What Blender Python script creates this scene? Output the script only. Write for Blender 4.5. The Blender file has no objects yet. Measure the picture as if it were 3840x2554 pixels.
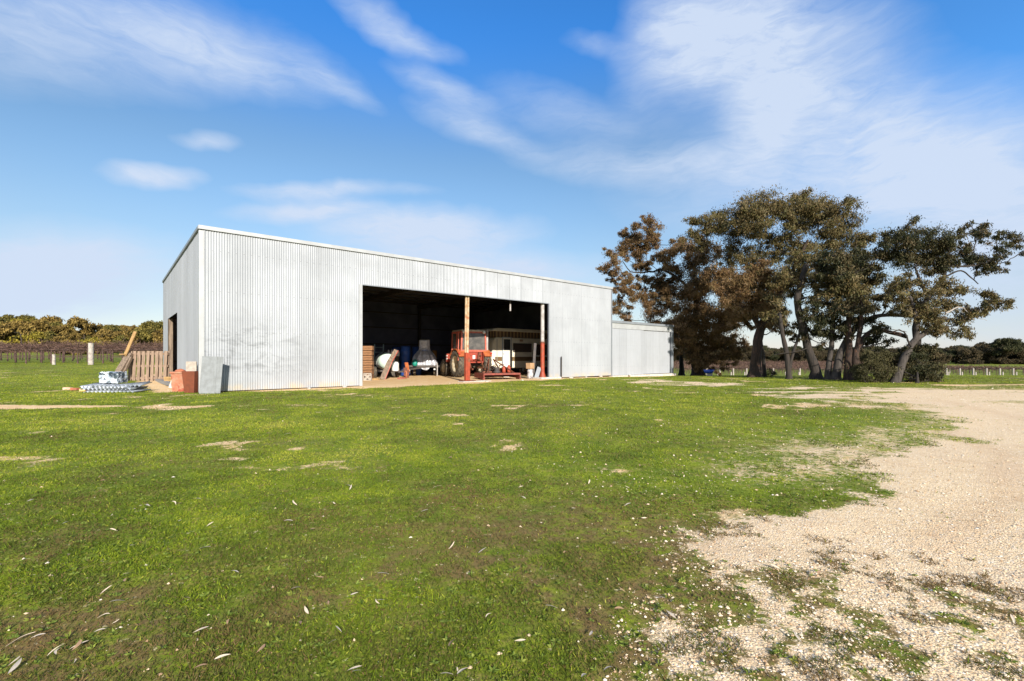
import bpy, math, random
import numpy as np
from mathutils import Vector, Matrix
R = math.radians
random.seed(7); RS = np.random.RandomState(11)
C = bpy.context.scene.collection
sc = bpy.context.scene

# ------------------------------------------------------------------ camera, sky, sun, exposure
F, CX, HY, EYE = 1777.0, 1920.0, 1339.0, 1.15
cd = bpy.data.cameras.new('camera'); cam = bpy.data.objects.new('camera', cd); C.objects.link(cam)
cam.location = (0, 0, EYE); cam.rotation_euler = (R(90), 0, 0)
cd.sensor_width = 36; cd.lens = 36*F/3840; cd.shift_y = 62/3840; cd.clip_start = .05; cd.clip_end = 3000
sc.camera = cam
SUN_EL, SUN_AZ = R(22.3), math.atan2(.30, -.954)          # azimuth from +Y towards +X
sdir = Vector((math.sin(SUN_AZ)*math.cos(SUN_EL), math.cos(SUN_AZ)*math.cos(SUN_EL), math.sin(SUN_EL)))
sl = bpy.data.lights.new('sun', 'SUN'); sl.energy = 4.6; sl.angle = R(.5); sl.color = (1, .93, .82)
so = bpy.data.objects.new('sun', sl); C.objects.link(so); so.rotation_euler = sdir.to_track_quat('Z', 'Y').to_euler()
vs = sc.view_settings; vs.view_transform = 'Standard'; vs.look = 'None'; vs.gamma = 1; vs.exposure = 0.85
vs.use_curve_mapping = False

def NT(nt):
    N, L = nt.nodes, nt.links
    def new(t, **kw):
        n = N.new(t)
        for k, v in kw.items(): setattr(n, k, v)
        return n
    def val(x, s):
        if hasattr(x, 'is_output') or isinstance(x, bpy.types.NodeSocket): L.new(x, s)
        else: s.default_value = x
    def math_(op, a, b=0.0, c=None, clamp=False):
        n = new('ShaderNodeMath', operation=op, use_clamp=clamp); val(a, n.inputs[0]); val(b, n.inputs[1])
        if c is not None: val(c, n.inputs[2])
        return n.outputs[0]
    def mix(f, a, b, blend='MIX'):
        n = new('ShaderNodeMix', data_type='RGBA', blend_type=blend); n.clamp_factor = True
        val(f, n.inputs[0])
        for x, s in ((a, n.inputs[6]), (b, n.inputs[7])):
            if isinstance(x, tuple): x = (*x, 1) if len(x) == 3 else x
            val(x, s)
        return n.outputs[2]
    def noise(vec, scale, detail=3, rough=.5, out=0, dist=0):
        n = new('ShaderNodeTexNoise'); n.inputs['Scale'].default_value = scale; n.inputs['Detail'].default_value = detail
        n.inputs['Roughness'].default_value = rough; n.inputs['Distortion'].default_value = dist
        if vec is not None: L.new(vec, n.inputs['Vector'])
        return n.outputs[out]
    def rng(x, a, b, c=0., d=1., smooth=True):
        n = new('ShaderNodeMapRange', interpolation_type='SMOOTHSTEP' if smooth else 'LINEAR')
        val(x, n.inputs[0])
        for i, v in enumerate((a, b, c, d)): n.inputs[i+1].default_value = v
        return n.outputs[0]
    def mapping(vec, loc=(0,0,0), rot=(0,0,0), scale=(1,1,1), kind='POINT'):
        n = new('ShaderNodeMapping', vector_type=kind); L.new(vec, n.inputs[0])
        n.inputs['Location'].default_value = loc; n.inputs['Rotation'].default_value = rot; n.inputs['Scale'].default_value = scale
        return n.outputs[0]
    return new, val, math_, mix, noise, rng, mapping, N, L

# world: physical sky with thin drifting cloud, laid out by compass direction
W = bpy.data.worlds.new('World'); sc.world = W; W.use_nodes = True
nt = W.node_tree; nt.nodes.clear()
new, val, math_, mix, noise, rng, mapping, N, L = NT(nt)
sky = new('ShaderNodeTexSky', sky_type='NISHITA'); sky.sun_disc = False; sky.sun_elevation = SUN_EL
sky.sun_rotation = SUN_AZ; sky.altitude = 200; sky.air_density = 1.0; sky.dust_density = .25; sky.ozone_density = 2.2
tc = new('ShaderNodeTexCoord'); sp = new('ShaderNodeSeparateXYZ'); L.new(tc.outputs['Generated'], sp.inputs[0])
az = math_('ARCTAN2', sp.outputs[0], sp.outputs[1]); el = math_('ARCSINE', sp.outputs[2])
cb = new('ShaderNodeCombineXYZ'); L.new(az, cb.inputs[0]); L.new(el, cb.inputs[1])
warp = noise(cb.outputs[0], 3.2, 4, .6, out=1)
wv = new('ShaderNodeVectorMath', operation='MULTIPLY_ADD'); L.new(warp, wv.inputs[0]); wv.inputs[1].default_value = (.15, .10, 0); wv.inputs[2].default_value = (-.075, -.05, 0)
wa = new('ShaderNodeVectorMath', operation='ADD'); L.new(cb.outputs[0], wa.inputs[0]); L.new(wv.outputs[0], wa.inputs[1])
def azel(px, py):
    x, y, z = (px-CX)/F, 1.0, (HY-py)/F
    return math.atan2(x, y), math.asin(z/math.sqrt(x*x+y*y+z*z))
BL = []
def blob(x0, y0, x1, y1, wid, amp):            # overview pixels (x1.6285): a streak from one end to the other
    k = 1.6285; a0 = azel(x0*k, y0*k); a1 = azel(x1*k, y1*k)
    c = ((a0[0]+a1[0])/2, (a0[1]+a1[1])/2); ang = math.atan2(a1[1]-a0[1], a1[0]-a0[0])
    hl = max(math.hypot(a1[0]-a0[0], a1[1]-a0[1])/2, 1e-3); hw = wid*k/F*.8
    v = mapping(wa.outputs[0], loc=(c[0], c[1], 0), rot=(0, 0, ang), scale=(hl, hw, 1), kind='TEXTURE')
    ln = new('ShaderNodeVectorMath', operation='LENGTH'); L.new(v, ln.inputs[0])
    BL.append(rng(ln.outputs['Value'], 1.75, 0.0, 0.0, amp))
blob(-300, 10, 560, 120, 85, 1.15); blob(380, 110, 760, 190, 55, .9); blob(690, 170, 850, 245, 26, .7)
blob(780, -30, 960, 110, 34, .75); blob(840, 60, 1040, 120, 22, .6); blob(920, 165, 1130, 240, 30, 1.0); blob(970, 250, 1210, 325, 34, 1.0); blob(1150, 210, 1500, 300, 50, .55)
blob(1440, 120, 1640, 130, 95, 1.5); blob(1560, 60, 1950, 130, 120, 1.25); blob(1650, 170, 2050, 260, 110, 1.3); blob(1950, 260, 2350, 400, 110, 1.2)
blob(1230, 360, 1700, 400, 45, 1.0); blob(1600, 370, 2400, 440, 90, 1.25); blob(1300, 90, 1420, 110, 22, .5); blob(1900, 20, 2150, 90, 50, .45); blob(1500, 0, 1900, 20, 70, .9); blob(1700, 230, 1800, 330, 90, .8)
blob(2050, 520, 2700, 600, 170, 1.3); blob(1450, 470, 1900, 500, 70, .5); blob(-300, 620, 380, 640, 85, 2.6); blob(0, 560, 320, 590, 30, .8)
blob(240, 398, 440, 408, 18, 2.0); blob(430, 325, 540, 332, 16, 1.1); blob(590, 440, 850, 445, 20, 1.7)
blob(570, 488, 830, 484, 20, 1.7); blob(780, 520, 1180, 540, 45, 2.4); blob(850, 590, 1330, 620, 42, 2.2); blob(860, 430, 1000, 450, 16, .5)
tot = BL[0]
for b in BL[1:]: tot = math_('ADD', tot, b)
st = mapping(wa.outputs[0], rot=(0, 0, R(12)), scale=(3.0, 11, 1))
nf = noise(st, 1.9, 9, .62)
nb = noise(cb.outputs[0], 4.5, 6, .55)
nw = noise(mapping(wa.outputs[0], rot=(0, 0, R(-14)), scale=(5, 20, 1)), 2.6, 10, .68, dist=.6)
d = math_('MULTIPLY', tot, math_('SUBTRACT', math_('ADD', math_('ADD', math_('MULTIPLY', nf, 1.0), math_('MULTIPLY', nb, .7)), math_('MULTIPLY', nw, 1.3)), .60))
dens = math_('POWER', rng(d, .04, 1.75, 0, 1, False), .85); dens = math_('MULTIPLY', dens, .95)
hz = rng(el, .52, -.02, 0, 1); hz2 = math_('POWER', hz, 2.4)
hs = new('ShaderNodeHueSaturation'); L.new(sky.outputs[0], hs.inputs['Color']); hs.inputs['Saturation'].default_value = 1.18; hs.inputs['Value'].default_value = .95
tint = mix(rng(el, .36, .62), mix(rng(el, .05, .36), (1.0, .85, .74), (1.30, 1.14, 1.04)), (.62, 1.22, 1.66))
tm = new('ShaderNodeMix', data_type='RGBA', blend_type='MULTIPLY'); tm.inputs[0].default_value = 1; L.new(hs.outputs[0], tm.inputs[6]); L.new(mix(math_('MULTIPLY', rng(az, .25, .85), rng(el, .1, .45)), tint, (.92, 1.45, 1.80)), tm.inputs[7])
skc = mix(math_('MULTIPLY', hz2, .55), tm.outputs[2], (3.7, 4.5, 5.9))
behind = math_('MAXIMUM', rng(sp.outputs[1], .38, .02), rng(el, .80, 1.15))    # unseen broken cloud added behind and overhead to whiten and lift the ambient light
dens = math_('MAXIMUM', dens, math_('MULTIPLY', behind, rng(nf, .36, .56, .35, .95)))
col = mix(dens, skc, (4.0, 4.65, 5.75))
bg = new('ShaderNodeBackground'); L.new(col, bg.inputs[0]); bg.inputs[1].default_value = .09
wo = new('ShaderNodeOutputWorld'); L.new(bg.outputs[0], wo.inputs[0])

# ------------------------------------------------------------------ materials
MATS = {}
def mat(name, c1, c2=None, scale=4., rough=.7, metal=0., bump=0., stretch=(1,1,1), detail=5, lo=.35, hi=.65, c3=None, c3scale=.8, c3lo=.55, c3hi=.7, alpha=1, spec=None, trans=0):
    if name in MATS: return MATS[name]
    m = bpy.data.materials.new(name); m.use_nodes = True; nt = m.node_tree; nt.nodes.clear()
    new, val, math_, mix, noise, rng, mapping, N, L = NT(nt)
    p = new('ShaderNodeBsdfPrincipled'); o = new('ShaderNodeOutputMaterial'); L.new(p.outputs[0], o.inputs[0])
    tc = new('ShaderNodeTexCoord'); v = mapping(tc.outputs['Object'], scale=stretch)
    n = noise(v, scale, detail, .6)
    c = mix(rng(n, lo, hi), c1, c2 or c1)
    if c3: c = mix(rng(noise(v, scale*c3scale, 6, .65, dist=.4), c3lo, c3hi), c, c3)
    L.new(c, p.inputs['Base Color'])
    p.inputs['Roughness'].default_value = rough; p.inputs['Metallic'].default_value = metal; p.inputs['Alpha'].default_value = alpha
    if trans: p.inputs['Transmission Weight'].default_value = trans
    if spec is not None: p.inputs['Specular IOR Level'].default_value = spec
    if bump:
        b = new('ShaderNodeBump'); b.inputs['Strength'].default_value = bump; b.inputs['Distance'].default_value = .02
        L.new(n, b.inputs['Height']); L.new(b.outputs[0], p.inputs['Normal'])
    MATS[name] = m; return m

def leafmat(name, cols, rough=.55, trans=.25, spec=.12):
    m = bpy.data.materials.new(name); m.use_nodes = True; nt = m.node_tree; nt.nodes.clear()
    new, val, math_, mix, noise, rng, mapping, N, L = NT(nt)
    at = new('ShaderNodeAttribute', attribute_name='v'); cr = new('ShaderNodeValToRGB'); L.new(at.outputs['Fac'], cr.inputs[0])
    e = cr.color_ramp.elements; e[0].color = (*cols[0], 1); e[1].color = (*cols[-1], 1)
    for i, c in enumerate(cols[1:-1]):
        x = e.new((i+1)/(len(cols)-1)); x.color = (*c, 1)
    p = new('ShaderNodeBsdfPrincipled'); L.new(cr.outputs[0], p.inputs['Base Color']); p.inputs['Roughness'].default_value = rough
    p.inputs['Specular IOR Level'].default_value = spec
    t = new('ShaderNodeBsdfTranslucent'); L.new(cr.outputs[0], t.inputs[0])
    ms = new('ShaderNodeMixShader'); ms.inputs[0].default_value = trans; L.new(p.outputs[0], ms.inputs[1]); L.new(t.outputs[0], ms.inputs[2])
    o = new('ShaderNodeOutputMaterial'); L.new(ms.outputs[0], o.inputs[0]); MATS[name] = m; return m

def zincmat(name, base, grime=True, metal=.45, rough=.42, tint=(1, 1, 1), stain=False):
    m = bpy.data.materials.new(name); m.use_nodes = True; nt = m.node_tree; nt.nodes.clear()
    new, val, math_, mix, noise, rng, mapping, N, L = NT(nt)
    p = new('ShaderNodeBsdfPrincipled'); o = new('ShaderNodeOutputMaterial'); L.new(p.outputs[0], o.inputs[0])
    tc = new('ShaderNodeTexCoord'); ob = tc.outputs['Object']; s = new('ShaderNodeSeparateXYZ'); L.new(ob, s.inputs[0])
    sheet = math_('FLOOR', math_('DIVIDE', math_('ADD', s.outputs[0], math_('MULTIPLY', s.outputs[1], 1.0)), .762))
    wn = new('ShaderNodeTexWhiteNoise', noise_dimensions='1D'); L.new(sheet, wn.inputs['W'])
    f = math_('MULTIPLY_ADD', wn.outputs[0], .10, .95)
    streak = noise(mapping(ob, scale=(9, 9, .35)), 1.5, 6, .6)
    blot = noise(ob, .55, 5, .6)
    f = math_('MULTIPLY', f, rng(streak, .3, .75, 1.02, .92)); f = math_('MULTIPLY', f, rng(blot, .35, .72, 1.03, .92))
    seam = math_('FRACT', math_('DIVIDE', math_('ADD', s.outputs[0], s.outputs[1]), .762))
    f = math_('MULTIPLY', f, rng(seam, 0, .03, .66, 1.0))
    b = tuple(base*t for t in tint)
    c = mix(1.0, b, (1, 1, 1), 'MULTIPLY')
    cc = new('ShaderNodeMix', data_type='RGBA', blend_type='MULTIPLY'); cc.inputs[0].default_value = 1; cc.inputs[6].default_value = (*b, 1); L.new(f, cc.inputs[7]); c = cc.outputs[2]
    # screw heads in rows on the girt lines: fine dark specks with a run below them
    gz = math_('ABSOLUTE', math_('SUBTRACT', math_('FRACT', math_('DIVIDE', s.outputs[2], 1.32)), .5))
    gx = math_('ABSOLUTE', math_('SUBTRACT', math_('FRACT', math_('DIVIDE', s.outputs[0], .228)), .5))
    scw = math_('MULTIPLY', math_('LESS_THAN', gz, .011), math_('LESS_THAN', gx, .06))
    c = mix(math_('MULTIPLY', scw, .55), c, (.12, .12, .13))
    if stain:                                    # black scuffs low on the wall near its left corner
        st = noise(mapping(ob, scale=(1.0, 1, 2.2)), 1.5, 7, .74, dist=.45)
        zz = math_('MULTIPLY', rng(s.outputs[2], .1, 1.1), rng(s.outputs[2], 2.7, 1.6)); xx = rng(s.outputs[0], 4.6, 1.2)
        k = math_('MULTIPLY', math_('MULTIPLY', rng(st, .44, .66), zz), xx)
        c = mix(math_('MULTIPLY', k, .55), c, (.09, .095, .10))
        k2 = math_('MULTIPLY', rng(noise(ob, 1.0, 6, .7, dist=.5), .55, .75), .22); c = mix(k2, c, (.22, .21, .21))
        c = mix(math_('MULTIPLY', rng(s.outputs[2], .35, .0), rng(noise(ob, 3, 4), .35, .7)), c, (.42, .34, .24))
    L.new(c, p.inputs['Base Color']); p.inputs['Metallic'].default_value = metal
    L.new(rng(blot, .3, .7, rough-.06, rough+.12), p.inputs['Roughness'])
    MATS[name] = m; return m

zinc = zincmat('zincalume', .335, stain=True, metal=.15, rough=.55, tint=(.95, .995, 1.06))
zinc2 = zincmat('zincalume_side', .34, metal=.15, rough=.55, tint=(.95, .99, 1.06))
zinc_in = mat('shade_darkened_inner_steel', (.075, .08, .115), (.115, .12, .165), 1.2, .8, 0)  # cladding's inner side, interior shade put into its colour
flash = mat('flashing', (.40, .41, .41), (.35, .355, .36), 2, .45, .15)
flashd = mat('flashing_grey', (.26, .28, .30), (.22, .235, .255), 2, .45, .25)
steel_dark = mat('dark_steel', (.05, .045, .045), (.08, .065, .055), 6, .7, .3)
rust = mat('rust_paint', (.17, .045, .02), (.09, .03, .018), 7, .75, 0, .3, c3=(.30, .12, .05))
red_post = mat('red_primer', (.33, .05, .018), (.23, .038, .016), 5, .6, 0, .2, c3=(.20, .07, .03))
cream_post = mat('peeling_cream', (.46, .37, .25), (.36, .21, .10), 5, .7, 0, .3, c3=(.36, .11, .04), c3scale=.5, c3lo=.5, c3hi=.62)
white_post = mat('weathered_white', (.40, .38, .37), (.28, .25, .23), 5, .7, 0, .2)
tred = mat('tractor_red', (.34, .048, .022), (.24, .036, .018), 4, .5, 0, 0, c3=(.16, .06, .04), c3lo=.58, c3hi=.72)
tpink = mat('faded_red', (.50, .12, .075), (.38, .08, .05), 4, .5)
torange = mat('faded_orange', (.42, .12, .035), (.30, .075, .025), 4, .55)
cream = mat('caravan_cream', (.70, .67, .56), (.62, .59, .49), 2, .45)
caravan_white = mat('caravan_white', (.70, .69, .62), (.64, .63, .56), 2, .4)
brown = mat('brown_stripe', (.17, .11, .05), (.13, .085, .04), 5, .5)
rubber = mat('rubber', (.035, .032, .028), (.12, .095, .065), 9, .85, 0, .2)
rimc = mat('rim_cream', (.45, .40, .30), (.28, .22, .14), 6, .6)
glassm = mat('dark_glass', (.035, .038, .042), (.06, .06, .06), 2, .12, 0, spec=.6)
cabglass = mat('cab_glass', (.06, .06, .058), (.12, .11, .10), 3, .2, 0, spec=.5)
whitepl = mat('white_plastic', (.72, .72, .70), (.55, .55, .52), 3, .5)
tankm = mat('tank_polyethylene', (.55, .68, .60), (.45, .58, .50), 2, .4)
bluepl = mat('blue_plastic', (.02, .08, .34), (.012, .055, .24), 2, .5)
bluestrap = mat('blue_strap', (.05, .22, .65), (.04, .16, .5), 3, .6)
tarpm = mat('silver_tarp', (.52, .52, .55), (.36, .36, .40), 6, .36, .3, .6)
teal = mat('teal_paint', (.01, .22, .17), None, 3, .5)
wood_crate = mat('crate_wood', (.30, .15, .065), (.17, .08, .035), 5, .8, 0, .3, stretch=(1, 1, 6))
wood_grey = mat('weathered_wood', (.23, .17, .12), (.12, .088, .065), 3, .85, 0, .4, stretch=(7, 7, .8))
pallet_w = mat('pallet_wood', (.30, .21, .15), (.17, .115, .08), 4, .85, 0, .4, stretch=(6, 6, .7), c3=(.14, .09, .06), c3lo=.6, c3hi=.72)
wood_yellow = mat('fresh_plank', (.36, .22, .085), (.26, .155, .06), 3, .8, 0, .3, stretch=(6, 6, 1))
concrete = mat('concrete', (.42, .36, .30), (.30, .26, .22), 9, .9, 0, .4)
concrete_pale = mat('pale_concrete', (.55, .52, .47), (.40, .36, .30), 8, .9, 0, .4)
brickm = mat('brick', (.42, .13, .06), (.28, .10, .06), 9, .9, 0, .4)
brickp = mat('pale_brick', (.60, .45, .33), (.50, .30, .20), 9, .9, 0, .4)
bricky = mat('yellow_brick', (.68, .45, .17), (.58, .36, .14), 9, .9, 0, .4)
terra = mat('terracotta', (.34, .12, .065), (.34, .19, .12), 5, .85, 0, .3, c3=(.28, .06, .035), c3lo=.5, c3hi=.6)
potbrown = mat('brown_glaze', (.17, .040, .014), (.13, .032, .012), 8, .65, 0, .2)
fcsheet = mat('fibre_cement', (.24, .255, .265), (.19, .20, .205), 5, .85, 0, .15)
postw = mat('pale_post', (.42, .38, .34), (.26, .22, .19), 7, .9, 0, .3)
bark_r = mat('bark_reddish', (.055, .030, .019), (.018, .012, .009), 3, .9, 0, 1.0, stretch=(6, 6, 1.0), c3=(.17, .075, .035), c3lo=.58, c3hi=.7)
bark_d = mat('bark_dark', (.016, .013, .011), (.040, .030, .023), 3, .9, 0, 1.0, stretch=(6, 6, 1.0))
bark_g = mat('bark_grey', (.065, .054, .046), (.028, .022, .018), 3, .9, 0, 1.0, stretch=(5, 5, .8))
deadw = mat('dead_limb', (.34, .31, .28), (.22, .19, .17), 3, .9)
vinem = mat('vine_wood', (.105, .06, .048), (.05, .032, .026), 6, .9)
def stripes(name):                                # pop-top canvas: vertical brown and tan bands
    m = bpy.data.materials.new(name); m.use_nodes = True; nt = m.node_tree; p = nt.nodes['Principled BSDF']
    new, val, math_, mix, noise, rng, mapping, N, L = NT(nt)
    tc = new('ShaderNodeTexCoord'); s = new('ShaderNodeSeparateXYZ'); L.new(tc.outputs['Object'], s.inputs[0])
    fr = math_('FRACT', math_('DIVIDE', math_('ADD', s.outputs[0], s.outputs[1]), .29))
    k = math_('MULTIPLY', rng(fr, .45, .52), rng(fr, .97, .92)); k2 = math_('MULTIPLY', rng(fr, .12, .16), rng(fr, .27, .22))
    c = mix(k, (.075, .05, .035), (.30, .20, .10)); c = mix(math_('MULTIPLY', k2, .7), c, (.22, .13, .06))
    L.new(c, p.inputs['Base Color']); p.inputs['Roughness'].default_value = .85; return m
canvas = stripes('striped_canvas')
def ribbed(name, c, axis=2, per=.06, rough=.45):
    m = bpy.data.materials.new(name); m.use_nodes = True; nt = m.node_tree; p = nt.nodes['Principled BSDF']
    new, val, math_, mix, noise, rng, mapping, N, L = NT(nt)
    tc = new('ShaderNodeTexCoord'); s = new('ShaderNodeSeparateXYZ'); L.new(tc.outputs['Object'], s.inputs[0])
    w = math_('SINE', math_('MULTIPLY', s.outputs[axis], 2*math.pi/per)); b = new('ShaderNodeBump'); b.inputs['Distance'].default_value = .006
    b.inputs['Strength'].default_value = .8; L.new(w, b.inputs['Height']); L.new(b.outputs[0], p.inputs['Normal'])
    n = noise(tc.outputs['Object'], 1.5, 4); L.new(mix(rng(n, .35, .7), c, tuple(x*.88 for x in c)), p.inputs['Base Color']); p.inputs['Roughness'].default_value = rough
    return m
cream_rib = ribbed('caravan_cladding', (.74, .71, .58))

# ------------------------------------------------------------------ mesh helpers
class MB:
    def __init__(s): s.v = []; s.f = []; s.sm = []
    def add(s, vs, fs, smooth=False):
        k = len(s.v); s.v += [tuple(v) for v in vs]; s.f += [tuple(i+k for i in f) for f in fs]; s.sm += [smooth]*len(fs); return s
    def box(s, c, size, M=None):
        x, y, z = (a/2 for a in size); P = [Vector((i*x, j*y, k*z)) for i in (-1, 1) for j in (-1, 1) for k in (-1, 1)]
        c = Vector(c); P = [(M @ p if M else p)+c for p in P]
        return s.add(P, [(0,1,3,2), (4,6,7,5), (0,4,5,1), (2,3,7,6), (0,2,6,4), (1,5,7,3)])
    def beam(s, a, b, w, h, up=(0, 0, 1)):
        a, b = Vector(a), Vector(b); d = b-a; y = d.normalized(); u = Vector(up)
        if abs(y.dot(u)) > .99: u = Vector((1, 0, 0))
        x = y.cross(u).normalized(); z = x.cross(y); M = Matrix((x, y, z)).transposed()
        return s.box((a+b)/2, (w, d.length, h), M)
    def tube(s, pts, rad, n=8, cap=True, smooth=True):
        pts = [Vector(p) for p in pts]; rings = []
        if not hasattr(rad, '__len__'): rad = [rad]*len(pts)
        k0 = len(s.v); ref = None
        for i, p in enumerate(pts):
            d = (pts[min(i+1, len(pts)-1)]-pts[max(i-1, 0)]).normalized()
            if ref is None: ref = Vector((1, 0, 0)) if abs(d.x) < .8 else Vector((0, 1, 0))
            a = (ref-d*ref.dot(d)).normalized(); ref = a; b = d.cross(a)
            rings.append([p+(a*math.cos(2*math.pi*j/n)+b*math.sin(2*math.pi*j/n))*rad[i] for j in range(n)])
        V = [q for r in rings for q in r]; Fs = []
        for i in range(len(pts)-1):
            for j in range(n):
                Fs.append((i*n+j, i*n+(j+1) % n, (i+1)*n+(j+1) % n, (i+1)*n+j))
        s.add(V, Fs, smooth)
        if cap: s.add(rings[0], [tuple(range(n))[::-1]]); s.add(rings[-1], [tuple(range(n))])
        return s
    def lathe(s, prof, n=24, axis='z', c=(0,0,0), smooth=True):    # prof: (radius, height)
        V = []
        for r, h in prof:
            for j in range(n):
                a = 2*math.pi*j/n; p = (r*math.cos(a), r*math.sin(a), h)
                if axis == 'x': p = (p[2], p[0], p[1])
                if axis == 'y': p = (p[0], p[2], p[1])
                V.append(Vector(p)+Vector(c))
        Fs = [(i*n+j, i*n+(j+1) % n, (i+1)*n+(j+1) % n, (i+1)*n+j) for i in range(len(prof)-1) for j in range(n)]
        s.add(V, Fs, smooth); return s
    def prism(s, poly, y0, y1, plane='xz'):
        n = len(poly)
        f = (lambda a, b, y: (a, y, b)) if plane == 'xz' else ((lambda a, b, y: (y, a, b)) if plane == 'yz' else (lambda a, b, y: (a, b, y)))
        V = [f(a, b, y0) for a, b in poly]+[f(a, b, y1) for a, b in poly]
        return s.add(V, [tuple(range(n)), tuple(range(n, 2*n))[::-1]]+[(i, i+n, (i+1) % n+n, (i+1) % n) for i in range(n)])
    def corr(s, x0, x1, z0, z1, y=0, amp=.0085, per=.076, axis='x', k=8, step=True, ztop=None):
        # corrugated sheet wall; ztop(x) optional
        n = max(2, int((x1-x0)/per*k)); V = []
        for i in range(n+1):
            x = x0+(x1-x0)*i/n; yy = y+amp*math.sin(2*math.pi*x/per)
            if step: yy -= .003*(int(x/.762) % 2)
            zt = ztop(x) if ztop else z1
            for z in (z0, zt): V.append((x, yy, z) if axis == 'x' else ((yy, x, z) if axis == 'y' else None))
        return s.add(V, [(2*i, 2*i+2, 2*i+3, 2*i+1) for i in range(n)], True)
    def build(s, name, m, parent=None, loc=None, rot=None, bevel=0, fix=True, solid=0):
        me = bpy.data.meshes.new(name); me.from_pydata(s.v, [], s.f); me.materials.append(m)
        me.polygons.foreach_set('use_smooth', s.sm); me.update()
        if fix:
            import bmesh
            b = bmesh.new(); b.from_mesh(me); bmesh.ops.recalc_face_normals(b, faces=b.faces); b.to_mesh(me); b.free()
        o = bpy.data.objects.new(name, me); C.objects.link(o)
        if parent: o.parent = parent
        if loc: o.location = loc
        if rot: o.rotation_euler = rot
        if bevel:
            bm_ = o.modifiers.new('bevel', 'BEVEL'); bm_.width = bevel; bm_.segments = 2; bm_.limit_method = 'ANGLE'
        return o
def tag(o, label=None, cat=None, group=None, kind=None):
    if label: o['label'] = label
    if cat: o['category'] = cat
    if group: o['group'] = group
    if kind: o['kind'] = kind
    return o
def empty(name, loc, rz, label, cat, group=None):
    o = bpy.data.objects.new(name, None); C.objects.link(o); o.location = loc; o.rotation_euler = (0, 0, rz); o.empty_display_size = .2
    return tag(o, label, cat, group)
def sheetmesh(name, V, Fc, m, parent=None, v=None, smooth=False):
    me = bpy.data.meshes.new(name); nv, nf, k = len(V), len(Fc), Fc.shape[1]
    me.vertices.add(nv); me.vertices.foreach_set('co', np.asarray(V, 'f').ravel())
    me.loops.add(nf*k); me.loops.foreach_set('vertex_index', Fc.astype('i').ravel())
    me.polygons.add(nf); me.polygons.foreach_set('loop_start', np.arange(0, nf*k, k, dtype='i')); me.polygons.foreach_set('loop_total', np.full(nf, k, 'i'))
    if smooth: me.polygons.foreach_set('use_smooth', np.ones(nf, bool))
    if v is not None:
        a = me.attributes.new('v', 'FLOAT', 'FACE'); a.data.foreach_set('value', np.asarray(v, 'f'))
    me.update(calc_edges=True); me.materials.append(m)
    o = bpy.data.objects.new(name, me); C.objects.link(o)
    if parent: o.parent = parent
    return o
def unit(a): return a/np.maximum(np.linalg.norm(a, axis=1, keepdims=True), 1e-9)
def cards(name, P, D, Lg, Wd, v, m, parent=None):      # diamond leaves: base point, axis, length, width
    D = unit(D); Rn = RS.normal(size=D.shape); S = unit(np.cross(D, Rn)); Lg = np.asarray(Lg)[:, None]; Wd = np.asarray(Wd)[:, None]
    mid = P+D*Lg*.45; V = np.stack([P, mid+S*Wd*.5, P+D*Lg, mid-S*Wd*.5], 1).reshape(-1, 3)
    return sheetmesh(name, V, np.arange(len(V)).reshape(-1, 4), m, parent, v)

# ------------------------------------------------------------------ terrain
def ss(t): t = np.clip(t, 0, 1); return t*t*(3-2*t)
def H(x, y):
    x = np.asarray(x, float); y = np.asarray(y, float)
    wl = ss((-x-9)/12); wr = ss((x-1)/9)
    hl = np.interp(y, [0, 17, 34, 60, 80, 120, 200, 400, 900], [0, 0, .6, .95, 1.3, 3.6, 9, 16, 18])
    hr = np.interp(y, [0, 24, 33, 40, 60, 85, 120, 200, 420, 900], [0, 0, -.15, -.45, -1.25, -2.1, -2.3, -1.55, 1.0, 2.5])
    back = ss((y-60)/60)
    return wl*hl+wr*hr+(1-wl)*(1-wr)*0
def Hf(x, y): return float(H(x, y))
def at(px, Y, z=None):
    x = (px-CX)/F*Y; return Vector((x, Y, Hf(x, Y) if z is None else z))
def pix(px, py, Y): return Vector(((px-CX)/F*Y, Y, EYE+(HY-py)/F*Y))
def vnoise(x, y, s, seed=0):
    x = np.asarray(x)/s; y = np.asarray(y)/s; xi = np.floor(x).astype(int); yi = np.floor(y).astype(int); fx = x-xi; fy = y-yi
    fx = fx*fx*(3-2*fx); fy = fy*fy*(3-2*fy)
    def h(a, b):
        n = (a*374761393+b*668265263+seed*974634777) & 0xffffffff; n = ((n ^ (n >> 13))*1274126177) & 0xffffffff; return ((n ^ (n >> 16)) & 0xffff)/65535.
    return (h(xi, yi)*(1-fx)+h(xi+1, yi)*fx)*(1-fy)+(h(xi, yi+1)*(1-fx)+h(xi+1, yi+1)*fx)*fy
def fbm(x, y, s, seed=0, o=4):
    t = 0; a = .5; n = 0
    for i in range(o): t = t+a*vnoise(x, y, s/2**i, seed+i*17); n += a; a *= .55
    return t/n
def sdist(x, y, poly):
    x = np.asarray(x, float); y = np.asarray(y, float); d = np.full(x.shape, 1e9); ins = np.zeros(x.shape, bool); n = len(poly)
    for i in range(n):
        ax, ay = poly[i]; bx, by = poly[(i+1) % n]; ex, ey = bx-ax, by-ay; wx, wy = x-ax, y-ay
        t = np.clip((wx*ex+wy*ey)/(ex*ex+ey*ey+1e-12), 0, 1); d = np.minimum(d, np.hypot(wx-t*ex, wy-t*ey))
        c = ((ay > y) != (by > y)) & (x < (bx-ax)*(y-ay)/(by-ay+1e-12)+ax); ins ^= c
    return np.where(ins, d, -d)
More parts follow.
